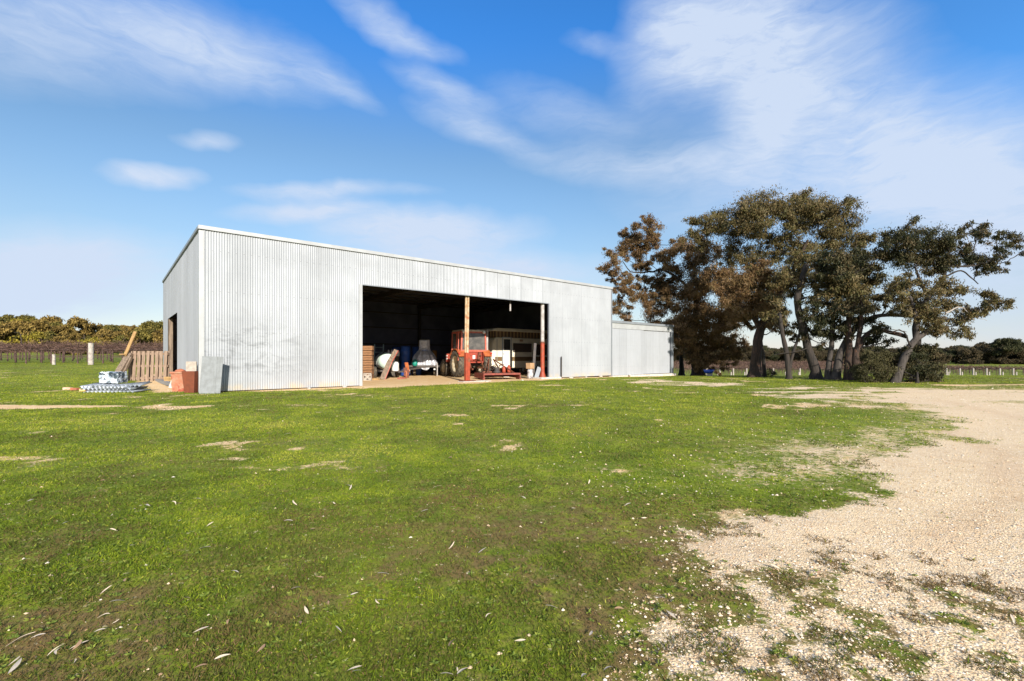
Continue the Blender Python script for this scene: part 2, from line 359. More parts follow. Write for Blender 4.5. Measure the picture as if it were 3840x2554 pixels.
ROAD = [(.2, 1.0), (.37, 1.68), (.62, 2.17), (1.12, 2.74), (1.45, 3.2), (2.55, 3.85), (4.05, 5.5), (6.58, 7.71), (7.9, 8.8), (8.3, 10.6), (9.2, 13.2), (11, 15.6), (14, 17), (19, 17.6), (40, 19), (70, 19), (70, 12), (40, 9), (22, 5), (14, 0), (9, -30), (2, -30), (.8, -5)]
TRACK = [(4.5, 20.6), (6.5, 18.6), (7.6, 15.4), (8.2, 10.6), (12, 12), (16, 17), (11.8, 18.6), (9.3, 21.5), (8.2, 24.5), (6.5, 25.3)]
A0 = np.array([-10.04, 15.25]); U = np.array([.765, .644]); U = U/np.linalg.norm(U); V_ = np.array([-U[1], U[0]]); RZ = math.atan2(U[1], U[0])
def shed_uv(x, y): return (x-A0[0])*U[0]+(y-A0[1])*U[1], (x-A0[0])*V_[0]+(y-A0[1])*V_[1]
def masks(x, y):
    n1 = fbm(x, y, 1.6, 3); n2 = fbm(x, y, .45, 9); n3 = fbm(x, y, 5, 21)
    g = ss((sdist(x, y, ROAD)+.12+(n1-.5)*1.5+(n2-.5)*1.0)/(.55+.05*np.clip(y, 0, 12)))
    thin = ss((sdist(x, y, ROAD)+3.2+(n1-.5)*2.2)/3.2)*(.30+.35*n2)*ss((y-2.6)/2.5)        # pebbly grass along the road edge
    n4 = fbm(x, y, .13, 33, 3); tuft = ss((3.3-y+(n1-.5)*1.6-.02*x)/1.3)*ss((x-.2)/.5)*(.62+.55*ss((n4-.50)/.12))                       # mossy tufts nearest the camera, right
    g = np.maximum(g*(1-np.clip(.56*tuft, 0, .66)), thin); tuft_w = np.clip(tuft, 0, 1)*ss((sdist(x, y, ROAD)+.3)/.4)
    ns = fbm(x*.45+y*.2, y-.15*x, .9, 61); tr = ss((sdist(x, y, TRACK)+.9+(n1-.5)*2.6)/1.5)*.8
    g = g*(1-.50*ss((ns-.47)/.08)*ss((y-8.5)/3)); nq = fbm(x*.35+y*.1, y, .5, 67, 3); g = np.maximum(g, tr*(.22+.78*ss((nq-.46)/.14)))
    fl = ss((fbm(x, y, .9, 41, 3)-.50)/.12)*ss((y-2)/3)*ss((40-y)/10)*.30
    s, t = shed_uv(x, y)
    inside = ss((s+.2)/.4)*ss((28.3-s)/.4)*ss((t+.15)/.3)*ss((15-t)/.3)
    apron = ss((t+1.05+(n1-.5)*1.5+(n2-.5)*.6)/.6)*ss((.4-t)/.3)*ss((s-.8)/1.2)*ss((33-s)/4)*.85
    door = ss((t+1.7+(n1-.5)*2.2+(n2-.5)*.8)/1.0)*ss((.4-t)/.3)*ss((s-4)/1.5)*ss((17-s)/1.5)
    side = ss((s+1.6+(n1-.5)*1.2)/.6)*ss((.3-s)/.3)*ss((t-.3)/1)*ss((14-t)/2)*.85
    lp = sdist(x, y, [(-13, 10.2), (-9.6, 10.6), (-8.4, 11.0), (-9.2, 11.4), (-13, 11.3)]); path = ss((lp+.1+(n1-.5)*.5)/.3)*.95
    lp2 = sdist(x, y, [(-9, 10.6), (-7.3, 10.4), (-6.9, 11.1), (-8.6, 11.6)]); path = np.maximum(path, ss((lp2+.1+(n2-.5)*1.3)/.4)*.75)
    bank = sdist(x, y, [(17, 19), (30, 19.4), (40, 20), (40, 20.8), (17, 19.8)]); bank = ss((bank+.2+(n1-.5))/.5)*.9
    tan = ss((sdist(x, y, [(.62, 4.9), (1.1, 4.7), (1.2, 4.8), (.8, 5.0)])+.08+(n2-.5)*.5)/.2)*.75
    br = sdist(x, y, [(.7, 3.25), (1.9, 3.35), (2.2, 3.9), (1.2, 3.55)]); br = ss((br+.15+(n2-.5)*.7)/.4)*.7
    patch = ss((n2*.5+n1*.5-.585)/.07)*ss((y-2)/4)*ss((34-y)/8)*.8
    dm = np.maximum.reduce([inside, apron, door, side, path, bank, tan, patch*.75, br, thin*.95, fl])
    worn = ss((4.6-y)/3.0)*ss((n1*.4+n2*.6-.475)/.12)*.95+ss((n3-.5)/.2)*.25+ss((n1-.56)/.1)*.25+tuft_w*.9       # brown, mossy wear near the camera
    return np.clip(g, 0, 1), np.clip(dm, 0, 1), np.clip(worn, 0, 1), inside
def axis_(a, lim0, lim1, n):
    t = np.linspace(np.arcsinh(lim0/a), np.arcsinh(lim1/a), n); return a*np.sinh(t)
xs = axis_(2.5, -900, 900, 520); ys = axis_(2.5, -80, 1100, 440)+2.0
X, Y = np.meshgrid(xs, ys); Z = H(X, Y)
mg, md, mw, mi = masks(X, Y)
near = ss((30-np.abs(Y))/20)*(1-mi)
Z = Z+near*((fbm(X, Y, 1.3, 5)-.5)*.05)
g3 = np.stack([X, Y, Z], -1).reshape(-1, 3); ny, nx = X.shape
idx = np.arange(ny*nx).reshape(ny, nx); Fc = np.stack([idx[:-1, :-1], idx[:-1, 1:], idx[1:, 1:], idx[1:, :-1]], -1).reshape(-1, 4)

def groundmat():
    m = bpy.data.materials.new('ground'); m.use_nodes = True; nt = m.node_tree; nt.nodes.clear()
    new, val, math_, mix, noise, rng, mapping, N, L = NT(nt)
    p = new('ShaderNodeBsdfPrincipled'); o = new('ShaderNodeOutputMaterial'); L.new(p.outputs[0], o.inputs[0])
    tc = new('ShaderNodeTexCoord'); ob = tc.outputs['Object']
    A = lambda n: new('ShaderNodeAttribute', attribute_name=n).outputs['Fac']
    g, dm, w = A('gravel'), A('dirt'), A('worn')
    nb = noise(ob, .35, 5, .6); nm = noise(ob, 2.3, 5, .65); nf = noise(ob, 26, 5, .7); nff = noise(ob, 90, 3, .6)
    gr = mix(rng(nb, .35, .65), (.15, .20, .010), (.23, .27, .014)); gr = mix(rng(nm, .35, .62), gr, (.10, .15, .010)); gr = mix(math_('MULTIPLY', rng(noise(ob, 1.3, 6, .7), .5, .64), .4), gr, (.20, .17, .045))
    gr = mix(math_('MULTIPLY', rng(nf, .5, .68), .55), gr, (.28, .27, .05)); gr = mix(math_('MULTIPLY', rng(nf, .48, .3), .6), gr, (.07, .075, .012))
    gr = mix(math_('MULTIPLY', rng(noise(ob, 5.5, 6, .7), .52, .66), .6), gr, (.26, .18, .07))
    gr = mix(math_('MULTIPLY', w, rng(noise(ob, 7, 6, .7), .35, .6)), gr, (.17, .115, .045))
    so = mix(rng(nm, .3, .7), (.66, .43, .20), (.74, .55, .33)); so = mix(math_('MULTIPLY', rng(nf, .4, .7), .7), so, (.52, .31, .14)); so = mix(math_('MULTIPLY', rng(nff, .55, .7), .5), so, (.80, .68, .50))
    k = rng(math_('ADD', dm, math_('MULTIPLY', math_('SUBTRACT', noise(ob, 9, 6, .75), .5), 1.1)), .38, .62)
    c = mix(k, gr, so); c = mix(math_('MULTIPLY', rng(noise(ob, 17, 4, .7), .63, .69), .75), c, (.62, .52, .30))
    vo = new('ShaderNodeTexVoronoi'); vo.inputs['Scale'].default_value = 105; L.new(ob, vo.inputs['Vector'])
    sv = new('ShaderNodeSeparateXYZ'); L.new(vo.outputs['Color'], sv.inputs[0])
    st = mix(sv.outputs[0], (.66, .48, .28), (.79, .63, .41)); st = mix(rng(sv.outputs[1], .84, .92), st, (.84, .79, .70)); st = mix(rng(sv.outputs[2], .88, .94), st, (.42, .28, .17))
    st = mix(math_('MULTIPLY', rng(vo.outputs['Distance'], .35, .62), .3), st, (.54, .38, .22)); st = mix(rng(noise(ob, 60, 5, .8), .46, .58), st, mix(rng(nff, .35, .65), (.60, .42, .23), (.77, .62, .41)))
    st = mix(math_('MULTIPLY', rng(noise(ob, 3.5, 6, .75), .5, .66), .35), st, (.50, .33, .18)); st = mix(math_('MULTIPLY', rng(noise(ob, 14, 6, .8), .54, .66), .5), st, (.46, .31, .18))
    st = mix(math_('MULTIPLY', A('rut'), rng(noise(ob, 9, 6, .7), .3, .6)), st, (.52, .34, .19)); st = mix(math_('MULTIPLY', rng(nb, .4, .7), .35), st, (.62, .46, .32))
    st = mix(math_('MULTIPLY', rng(noise(ob, 1.1, 5, .6), .55, .72), .3), st, (.50, .32, .17))
    kg = rng(math_('ADD', g, math_('MULTIPLY', math_('SUBTRACT', math_('ADD', math_('MULTIPLY', noise(ob, 11, 6, .8), .7), math_('MULTIPLY', noise(ob, 45, 2), .3)), .5), 1.5)), .42, .6)
    c = mix(kg, c, st); L.new(c, p.inputs['Base Color']); p.inputs['Roughness'].default_value = .93; p.inputs['Specular IOR Level'].default_value = .15
    hgt = math_('ADD', math_('MULTIPLY', nf, .6), math_('MULTIPLY', vo.outputs['Distance'], math_('MULTIPLY', kg, -.25)))
    b = new('ShaderNodeBump'); b.inputs['Strength'].default_value = .6; b.inputs['Distance'].default_value = .03; L.new(hgt, b.inputs['Height']); L.new(b.outputs[0], p.inputs['Normal'])
    return m
ground = sheetmesh('ground', g3, Fc, groundmat(), smooth=True); ground['kind'] = 'structure'
def rut(x, y):
    t = 0
    for pl in ([(9.2, 13.6), (7.2, 8.2), (5.8, 5.6), (4.2, 4.0), (2.6, 2.9)], [(11.4, 12.6), (8.9, 7.6), (7.2, 5.0), (5.2, 3.2)]):
        t = np.maximum(t, ss(1-np.abs(sdist(x, y, pl+pl[::-1]))/.28)*.55)
    return t
for n_, a_ in (('gravel', mg), ('dirt', md), ('worn', mw), ('rut', rut(X, Y))):
    at_ = ground.data.attributes.new(n_, 'FLOAT', 'POINT'); at_.data.foreach_set('value', a_.ravel().astype('f'))
ZN = lambda x, y: H(x, y)+ss((30-np.abs(y))/20)*(1-masks(x, y)[3])*((fbm(x, y, 1.3, 5)-.5)*.05)

# grass: short blades, thick near the camera
def scatter(n, y0, y1, wide=1.25):
    y = y0*(y1/y0)**RS.rand(n); x = (RS.rand(n)*2-1)*(wide*y+.6); return x, y
def grass():
    x, y = scatter(1250000, 1.15, 42); g, dmm, w, ins = masks(x, y)
    tuf = fbm(x, y, .16, 51, 3)
    keep = (RS.rand(len(x)) > np.clip(g*1.25+.3*(g > .3), 0, .995)) & (RS.rand(len(x)) > dmm*1.2) & (ins < .1) & (RS.rand(len(x)) > w*.6) & (RS.rand(len(x)) < .25+1.5*tuf)
    gt = (g > .35) & (tuf > .60) & (RS.rand(len(x)) < .6) & (y < 9) & (g < .8) & (ins < .1)
    keep |= gt; x, y, w, tuf = x[keep], y[keep], w[keep], tuf[keep]; n = len(x)
    D = RS.normal(size=(n, 3))*[.75, .75, .25]+[0, 0, .62]
    Lg = (.009+.017*RS.rand(n)**1.5)*(1+np.minimum(y, 14)/10)*(.7+.6*tuf); Wd = (.0017+.0015*RS.rand(n))*(1+np.minimum(y, 22)/4)
    big = fbm(x, y, 1.1, 71); v = np.clip(-.02+.75*(big-.5)+.47+.14*RS.normal(size=n)-.22*w+.20*ss((y-2.5)/4)+.75*(fbm(x, y, .38, 88, 3)-.5)+.7*(fbm(x*.6, y, 2.7, 93, 3)-.5), 0, 1)
    v = np.where(RS.rand(n) < .04+.08*w+.05*(fbm(x, y, .8, 95) > .55), RS.rand(n)*.1, v); v = np.where(RS.rand(n) < .02, .95, v)
    P = np.stack([x, y, ZN(x, y)-.002], 1)
    m = leafmat('grass_blades', [(.18, .115, .050), (.070, .080, .016), (.105, .155, .013), (.225, .275, .015), (.37, .36, .055)], .6, .3)
    tag(cards('grass', P, D, Lg, Wd, v, m), 'short patchy green grass growing across the yard', 'grass', kind='stuff')
grass()
def weeds():                                      # low broadleaf rosettes and a few seed stalks in the turf
    x, y = scatter(5200, 1.2, 16, 1.15); g, dmm, w, ins = masks(x, y)
    keep = (g < .6) & (dmm < .5) & (fbm(x, y, .7, 131, 3) > .47); x, y = x[keep], y[keep]; n = len(x); m = 9
    X2 = np.repeat(x, m); Y2 = np.repeat(y, m); a = RS.rand(n*m)*6.283; up = np.where(RS.rand(n*m) < .12, 1.6, .28)
    P = np.stack([X2, Y2, ZN(X2, Y2)+.004], 1); D = np.stack([np.cos(a), np.sin(a), up+.2*RS.rand(n*m)], 1); sz = np.repeat(.6+.8*RS.rand(n), m)*(1+np.minimum(Y2, 12)/14)
    mt = leafmat('weed_leaves', [(.07, .11, .02), (.12, .17, .03), (.18, .23, .04), (.24, .26, .05)], .6, .25)
    tag(cards('weeds', P, D, .017*sz*(.6+.6*RS.rand(n*m)), .0065*sz, RS.rand(n*m), mt), 'small broadleaf weed rosettes growing through the lawn', 'weeds', kind='stuff')
weeds()
def pebbles():
    x, y = scatter(170000, 1.15, 26); g, dmm, w, ins = masks(x, y)
    pr = np.where(g > .2, (.06+.45*g+.45*((g < .75) & (y < 3.6)))*(1-.5*rut(x, y))*(.3+1.3*fbm(x, y, .5, 77)), .010+.06*ss((x+1.5)/6)*ss((y-2)/3)+.012*w); pr = np.where(dmm > .4, np.maximum(pr, .12), pr)
    keep = (RS.rand(len(x)) < pr) & (ins < .1); x, y = x[keep], y[keep]; n = len(x)
    r = (.0017+.0062*RS.rand(n)**5)*(1+np.minimum(y, 20)/8)*np.where(g[keep] > .3, 1, 1.15)
    base = np.array([(1,0,0), (.4,.85,.1), (-.6,.7,0), (-1,-.1,0), (-.3,-.9,.05), (.6,-.75,0), (0.15,.05,.75), (0,0,-.5)])
    fs = np.array([(0,1,6), (1,2,6), (2,3,6), (3,4,6), (4,5,6), (5,0,6)])
    a = RS.rand(n)*6.283; ca, sa = np.cos(a), np.sin(a); sc3 = .65+.6*RS.rand(n, 3); jit = 1+.3*RS.normal(size=(n, 8, 1))*.5
    B = base[None]*sc3[:, None, :]*jit*r[:, None, None]
    Vv = np.stack([B[..., 0]*ca[:, None]-B[..., 1]*sa[:, None]+x[:, None], B[..., 0]*sa[:, None]+B[..., 1]*ca[:, None]+y[:, None], B[..., 2]+(ZN(x, y)+.002)[:, None]], -1).reshape(-1, 3)
    Fs = (fs[None]+8*np.arange(n)[:, None, None]).reshape(-1, 3)
    v = np.repeat(RS.rand(n), 6)
    m = leafmat('pebble', [(.42, .26, .14), (.62, .44, .27), (.72, .55, .36), (.76, .62, .44), (.80, .71, .58)], .8, 0)
    tag(sheetmesh('gravel_stones', Vv, Fs, m, v=v), 'loose cream and pink pebbles on the drive and lawn', 'gravel', kind='stuff')
pebbles()

# fallen gum leaves on the lawn
leafm = [mat('dry_leaf_pale', (.62, .52, .40), (.48, .38, .27), 30, .7), mat('dry_leaf_tan', (.36, .23, .13), (.24, .14, .08), 30, .7), mat('dry_leaf_grey', (.48, .42, .34), (.36, .30, .24), 30, .6)]
def leafmesh(i):
    b = MB(); n = 9; ln = 1; V = []; curve = (.03, .10, -.06, .14)[i]; wmax = (.11, .14, .10, .085)[i]
    for k in range(n):
        t = k/(n-1); w = wmax*math.sin(math.pi*min(1, t*1.02))**.8*(1.1-t*.5)+.004; yo = curve*math.sin(math.pi*t); z = .06*math.sin(math.pi*t)+(.05*t if i % 2 else 0)
        V += [(t-.5, yo-w, z+.02), (t-.5, yo, z-.012), (t-.5, yo+w, z+.025)]
    Fs = []
    for k in range(n-1):
        for j in range(2): Fs.append((k*3+j, (k+1)*3+j, (k+1)*3+j+1, k*3+j+1))
    b.add(V, Fs, True); return b
lp = []
for i in range(4):
    o = leafmesh(i).build('fallen_leaf', leafm[i % 3]); lp.append(o)
spots = [(140, 2450, .20, 25), (360, 2480, .09, -30), (725, 1345*1.6285, .0, 0)]
def leaflab(i, x, y):
    return ('sickle shaped pale dry leaf lying flat on the grass', 'tan dry gum leaf lying on the grass', 'silvery narrow dry leaf lying on the grass', 'thin curled pale dry leaf on the grass')[i]
cnt = 0; cand = []
while cnt < 170:
    px = RS.rand()*3900-30; py = 1560+990*RS.rand()**.85; yy = EYE*F/(py-HY); xx = (px-CX)/F*yy
    g, dmm, w, ins = masks(np.array([xx]), np.array([yy]))
    if g[0] > .8 and RS.rand() < .8: continue
    i = RS.randint(4); o = lp[i]
    if cnt >= 4: o = lp[i].copy(); C.objects.link(o)
    else: i = cnt; o = lp[i]
    s = (.024+.034*RS.rand())*(1.5 if RS.rand() < .12 else 1)*(1+.05*yy)
    o.scale = (s, s, s); o.location = (xx, yy, float(ZN(np.array([xx]), np.array([yy]))[0])+.014+.01*RS.rand()); o.rotation_euler = (RS.normal()*.3, RS.normal()*.25, RS.rand()*6.28)
    tag(o, leaflab(i, xx, yy), 'leaf', 'fallen gum leaves scattered on the lawn'); cnt += 1

# ------------------------------------------------------------------ the big shed (local x along the front, y into the shed)
def S(s, t, z=0): return Vector((A0[0]+U[0]*s+V_[0]*t, A0[1]+U[1]*s+V_[1]*t, z))
LEN, DEP, HT = 21.04, 14.5, 5.36
O0, O1, OH = 5.375, 15.66, 4.01; D0, D1, DH = 7.0, 11.6, 3.1
shed = empty('farm_shed', S(0, 0), RZ, 'large galvanised corrugated steel machinery shed with a wide open front bay', 'shed')
w = MB().corr(.06, O0, .03, HT-.1); w.build('front_wall', zinc, shed, fix=False)
MB().corr(O0, O1, OH, HT-.1).build('front_wall', zinc, shed, fix=False)
MB().corr(O1, LEN-.03, .04, HT-.1).build('front_wall', zinc, shed, fix=False)
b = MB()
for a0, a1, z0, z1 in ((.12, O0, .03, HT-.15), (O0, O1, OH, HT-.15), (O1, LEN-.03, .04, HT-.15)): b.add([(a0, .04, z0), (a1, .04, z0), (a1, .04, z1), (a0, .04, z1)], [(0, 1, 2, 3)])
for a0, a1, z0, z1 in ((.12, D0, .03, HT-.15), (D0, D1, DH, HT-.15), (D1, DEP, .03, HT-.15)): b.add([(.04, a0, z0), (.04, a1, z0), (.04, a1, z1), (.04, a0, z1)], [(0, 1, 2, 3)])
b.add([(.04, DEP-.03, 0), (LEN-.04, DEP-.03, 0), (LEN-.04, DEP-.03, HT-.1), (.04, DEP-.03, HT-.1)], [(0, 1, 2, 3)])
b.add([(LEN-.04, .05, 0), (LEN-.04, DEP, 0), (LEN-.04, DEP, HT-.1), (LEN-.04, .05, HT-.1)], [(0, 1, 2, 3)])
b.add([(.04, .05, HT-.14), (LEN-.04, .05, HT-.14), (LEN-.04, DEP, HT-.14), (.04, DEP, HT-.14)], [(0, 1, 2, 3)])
b.build('inner_shade_faces', zinc_in, shed, fix=False)  # separate inner faces of the cladding, carrying the painted-in interior shade
MB().corr(.05, D0, .03, HT-.06, axis='y').build('side_wall', zinc2, shed, fix=False)
MB().corr(D0, D1, DH, HT-.06, axis='y').build('side_wall', zinc2, shed, fix=False)
MB().corr(D1, DEP, .03, HT-.06, axis='y').build('side_wall', zinc2, shed, fix=False)
MB().corr(0, DEP, 0, HT-.06, y=LEN, axis='y', k=4).build('end_wall', zinc2, shed, fix=False)
MB().corr(0, LEN, 0, HT-.06, y=DEP, k=4).build('rear_wall', zinc2, shed, fix=False)
MB().box((LEN/2, DEP/2, HT-.06), (LEN-.02, DEP-.02, .06)).build('roof', flashd, shed)
MB().box((LEN/2, -.035, HT-.03), (LEN+.09, .05, .13)).build('fascia', flash, shed, bevel=.008)
MB().box((-.035, DEP/2+.0, HT-.03), (.05, DEP-.02, .11)).build('barge_flashing', flashd, shed, bevel=.008)
b = MB().box((.045, -.022, HT/2-.06), (.13, .02, HT-.13)); b.box((-.024, .06, HT/2-.06), (.02, .17, HT-.13)); b.build('corner_flashing', flash, shed, bevel=.004)
MB().box((LEN-.02, -.022, HT/2-.06), (.09, .02, HT-.13)).build('corner_flashing', flashd, shed, bevel=.004)
MB().box((O0-.05, -.024, OH/2+.01), (.12, .02, OH)).build('jamb_flashing', flash, shed)
MB().box((O1+.035, -.024, OH/2+.01), (.06, .02, OH)).build('jamb_flashing', flashd, shed)
MB().box(((O0+O1)/2, -.02, OH), (O1-O0, .016, .04)).build('head_flashing', flashd, shed)
# portal frames, girts and purlins inside
for s_ in (.35, 5.2, 10.5, 15.85, 20.7):
    b = MB()
    b.beam((s_, .35, HT-.42), (s_, DEP-.3, HT-.42), .14, .26); b.build('rafter', steel_dark, shed)
    MB().box((s_, DEP-.22, HT/2-.1), (.16, .24, HT-.25)).build('column', steel_dark, shed)
for t_ in np.linspace(.5, DEP-.6, 10): MB().box((LEN/2, t_, HT-.23), (LEN-.3, .06, .11)).build('purlin', steel_dark, shed)
for z_ in (.9, 2.1, 3.3, 4.4): MB().box((LEN/2, DEP-.12, z_), (LEN-.3, .1, .08)).build('girt', steel_dark, shed)
MB().box(((O0+O1)/2, .15, OH+.12), (O1-O0+.4, .14, .2)).build('header_beam', steel_dark, shed)
# posts at the opening
for dx in (-.06, .06):
    MB().tube([(10.52+dx, .16+abs(dx), 1.32), (10.52+dx, .16, OH+.02)], .055 if dx > 0 else .048, 14).build('post', cream_post, shed)
b = MB().box((10.455, .16, .68), (.11, .15, 1.36)); b.box((10.585, .16, .68), (.12, .13, 1.32)); b.build('post_sleeve', red_post, shed, bevel=.01)
MB().box((10.52, .14, .03), (.75, .34, .07)).build('post_foot', rust, shed, bevel=.01)
MB().tube([(15.42, .2, 1.9), (15.42, .2, OH)], .10, 16).build('post', white_post, shed)
b = MB().tube([(15.42, .2, .1), (15.42, .2, 1.93)], .112, 16); b.tube([(15.42, .2, 0), (15.42, .2, .12), (15.42, .2, .35)], [.19, .17, .11], 16); b.build('post_sleeve', red_post, shed)
MB().tube([(15.42, .2, 1.90), (15.42, .2, 1.97)], .124, 16).build('post_band', rust, shed)
MB().box((.1, D1-.1, DH/2), (.18, .18, DH)).build('door_post', wood_grey, shed, bevel=.01)
MB().box((15.7, .15, -.0), (1.5, .75, .16)).build('footing', concrete_pale, shed, bevel=.03)
MB().box((10.9, .1, -.02), (1.6, .55, .1)).build('footing', concrete_pale, shed, bevel=.03)
def small(name, b, m, loc, rz, label, cat, group=None, bevel=0, **k):
    o = b.build(name, m, None, loc, (0, 0, rz), bevel, **k); return tag(o, label, cat, group)
small('hanging_tube', MB().tube([(0, 0, -.36), (0, 0, .02)], .045, 12).tube([(0, 0, 0), (0, 0, .3)], .006, 6), white_post, S(13.3, .35, 3.85), RZ, 'short white tube hanging from the head of the open bay', 'tube')
# lean-to
LS, LE, LH = 21.12, 27.98, 3.42
lean = empty('lean_to', S(LS, .08, -.1), RZ, 'low galvanised lean-to with two flat sliding doors at the right end of the shed', 'shed')
LL = LE-LS
MB().box((LL/2, .14, 1.9), (LL-.3, .05, 3.1)).build('front_wall', zinc2, lean)
z3 = zincmat('door_sheet', .37, metal=.2, rough=.5, tint=(.95, .99, 1.06))
MB().corr(.05, 3.35, .12, 3.0, y=.0, amp=.004, per=.05, step=False, k=6).build('sliding_door', z3, lean, fix=False)
MB().corr(3.3, LL-.32, .14, 2.98, y=.055, amp=.004, per=.05, step=False, k=6).build('sliding_door', z3, lean, fix=False)
MB().box((LL/2, .0, 3.18), (LL, .03, .33)).build('door_head', flash, lean)
MB().box((LL/2, -.02, 3.42), (LL+.1, .1, .15)).build('fascia', flashd, lean, bevel=.01)
MB().box((LL-.12, .0, 1.62), (.24, .1, 3.24)).build('corner_flashing', flashd, lean, bevel=.006)
MB().box((LL-.02, 5, 1.65), (.04, 9.6, 3.3)).build('end_wall', zinc2, lean)
MB().box((LL/2, 5, 3.4), (LL-.02, 9.9, .06)).build('roof', flashd, lean)
MB().box((LL/2, .05, .03), (LL+.3, .5, .16)).build('footing', concrete_pale, lean, bevel=.02)

# star picket standing against the wall, small rubble under the wall
small('star_picket', MB().box((0, 0, .58), (.055, .02, 1.2)).box((0, .02, .58), (.012, .05, 1.2)), steel_dark, S(16.55, -.12), RZ, 'thin dark steel picket standing upright against the shed wall', 'post')
rub = [(19.6, -.3, .14), (16.9, -.5, .1), (18.3, -.35, .09), (4.6, -.25, .09), (3.3, -.25, .08), (13.2, -.7, .07), (22.6, -.2, .10), (11.2, -.5, .09)]
for i, (s_, t_, r_) in enumerate(rub):
    b = MB(); vv = []; 
    b.lathe([(.02, -.2), (.7, -.1), (1, .15), (.8, .5), (.35, .68), (.01, .7)], 9)
    b.v = [(x*(1+.3*random.uniform(-1, 1)), y*(.7+.3*random.uniform(-1, 1)), z*(.8+.3*random.uniform(-1, 1))) for x, y, z in b.v]
    o = b.build('rock', concrete_pale, None, S(s_, t_, 0), (0, 0, random.random()*6)); o.scale = (r_*1.5, r_*1.2, r_)
    tag(o, 'pale rough rock lying at the foot of the shed wall', 'rock', 'rocks at the foot of the shed wall')

# ------------------------------------------------------------------ inside the shed
def onfl(px, Y): return Vector(((px-CX)/F*Y, Y, 0))
# timber crates stacked by the left jamb
def crate(label, loc, rz, h=.215, wdt=.56, dpt=.42):
    t = empty('timber_crate', loc, rz, label, 'crate', 'timber crates stacked inside the bay')
    for sy in (-1, 1):
        for k in range(2): MB().box((0, sy*dpt/2, h*(.26+.5*k)), (wdt, .014, h*.42)).build('side_slat', wood_crate, t)
    for sx in (-1, 1): MB().box((sx*(wdt/2-.012), 0, h*.5), (.022, dpt-.02, h*.92)).build('end_panel', wood_crate, t)
    MB().box((0, 0, .012), (wdt-.05, dpt-.03, .016)).build('base', wood_crate, t); return t
base_ = onfl(1377, 23.9); ord_ = ['topmost', 'second from the top', 'third from the top', 'fourth from the top', 'fifth from the top', 'sixth from the top', 'lowest']
for k in range(7):
    lb = ('lowest brown timber crate of the stack behind the breeze block' if k == 0 else 'brown slatted timber crate, %s of the stack by the left jamb' % ord_[6-k])
    crate(lb, base_+Vector((random.uniform(-.015, .015), 0, .245*k+.01)), RZ*.0+R(4)+random.uniform(-.04, .04), h=.235)
def breeze():
    b = MB(); s = .40; h = .36; t = .12
    for z in (.02, h-.02): b.box((0, 0, z), (s, t, .045))
    for x in (-s/2+.022, s/2-.022): b.box((x, 0, h/2), (.044, t, h-.002))
    for p, q in (((-.17, .02), (0, .18)), ((0, .18), (.17, .02)), ((-.17, .34), (0, .18)), ((0, .18), (.17, .34))):
        b.beam((p[0], 0, p[1]), (q[0], 0, q[1]), t*.95, .035, up=(0, 1, 0))
    b.prism([(-.085, .18), (0, .10), (.085, .18), (0, .26)], -.05, .05)
    return b
small('breeze_block', breeze(), concrete, onfl(1378, 23.25), R(6), 'patterned concrete breeze block on the floor below the timber crates', 'block', bevel=.004)
small('timber_offcut', MB().box((0, 0, .035), (.34, .16, .07)), wood_yellow, onfl(1408, 23.9), R(5), 'yellow timber offcut on the earth floor beside the breeze block', 'timber')
# spray tank on a small trailer
sp_ = empty('spray_trailer', onfl(1450, 26.4), R(25), 'pale green spray tank on a low two wheeled trailer inside the bay', 'trailer')
b = MB().box((0, .35, .40), (1.0, .07, .09)).box((0, -.45, .40), (1.0, .07, .09)).box((-.45, 0, .40), (.07, 1.7, .09)).box((.45, 0, .40), (.07, 1.7, .09)).beam((.3, -.4, .38), (1.15, -.75, .3), .08, .08).beam((0, .5, .38), (-.5, .8, .4), .05, .05); b.build('frame', steel_dark, sp_)
b = MB().lathe([(.01, -.86), (.25, -.83), (.40, -.72), (.45, -.55), (.45, .5), (.41, .66), (.27, .76), (.01, .79)], 32, 'y', (-.08, .1, .93)); b.build('tank', tankm, sp_)
for y_ in (-.4, .1, .5): MB().lathe([(.452, -.03), (.464, -.02), (.464, .02), (.452, .03)], 32, 'y', (-.08, .1+y_, .93)).build('tank_band', whitepl, sp_)
MB().lathe([(.01, 0), (.13, .0), (.13, .07), (.01, .08)], 20, 'z', (-.08, 0, 1.37)).build('tank_lid', steel_dark, sp_)
b = MB().lathe([(.01, 0), (.17, 0), (.19, .05), (.19, .42), (.14, .50), (.01, .52)], 24, 'z', (.32, -.78, .38)); b.build('rinse_drum', whitepl, sp_)
for sx in (-1, 1):
    t = MB().lathe([(.14, -.07), (.28, -.085), (.31, -.05), (.31, .05), (.28, .085), (.14, .07)], 28, 'x', (sx*.62, .15, .31)).build('wheel', rubber, sp_)
    MB().lathe([(.01, -.04), (.15, -.06), (.15, .06), (.01, .04)], 20, 'x', (sx*.62, .15, .31)).build('rim', whitepl, t)
MB().lathe([(.01, -.03), (.10, -.04), (.10, .04), (.01, .03)], 20, 'x', (.9, -.66, .22)).build('jockey_wheel', white_post, sp_)
MB().lathe([(.01, 0), (.05, .01), (.06, .05), (.03, .1), (.01, .11)], 14, 'z', (1.1, -.74, .36)).build('coupling', flashd, sp_)
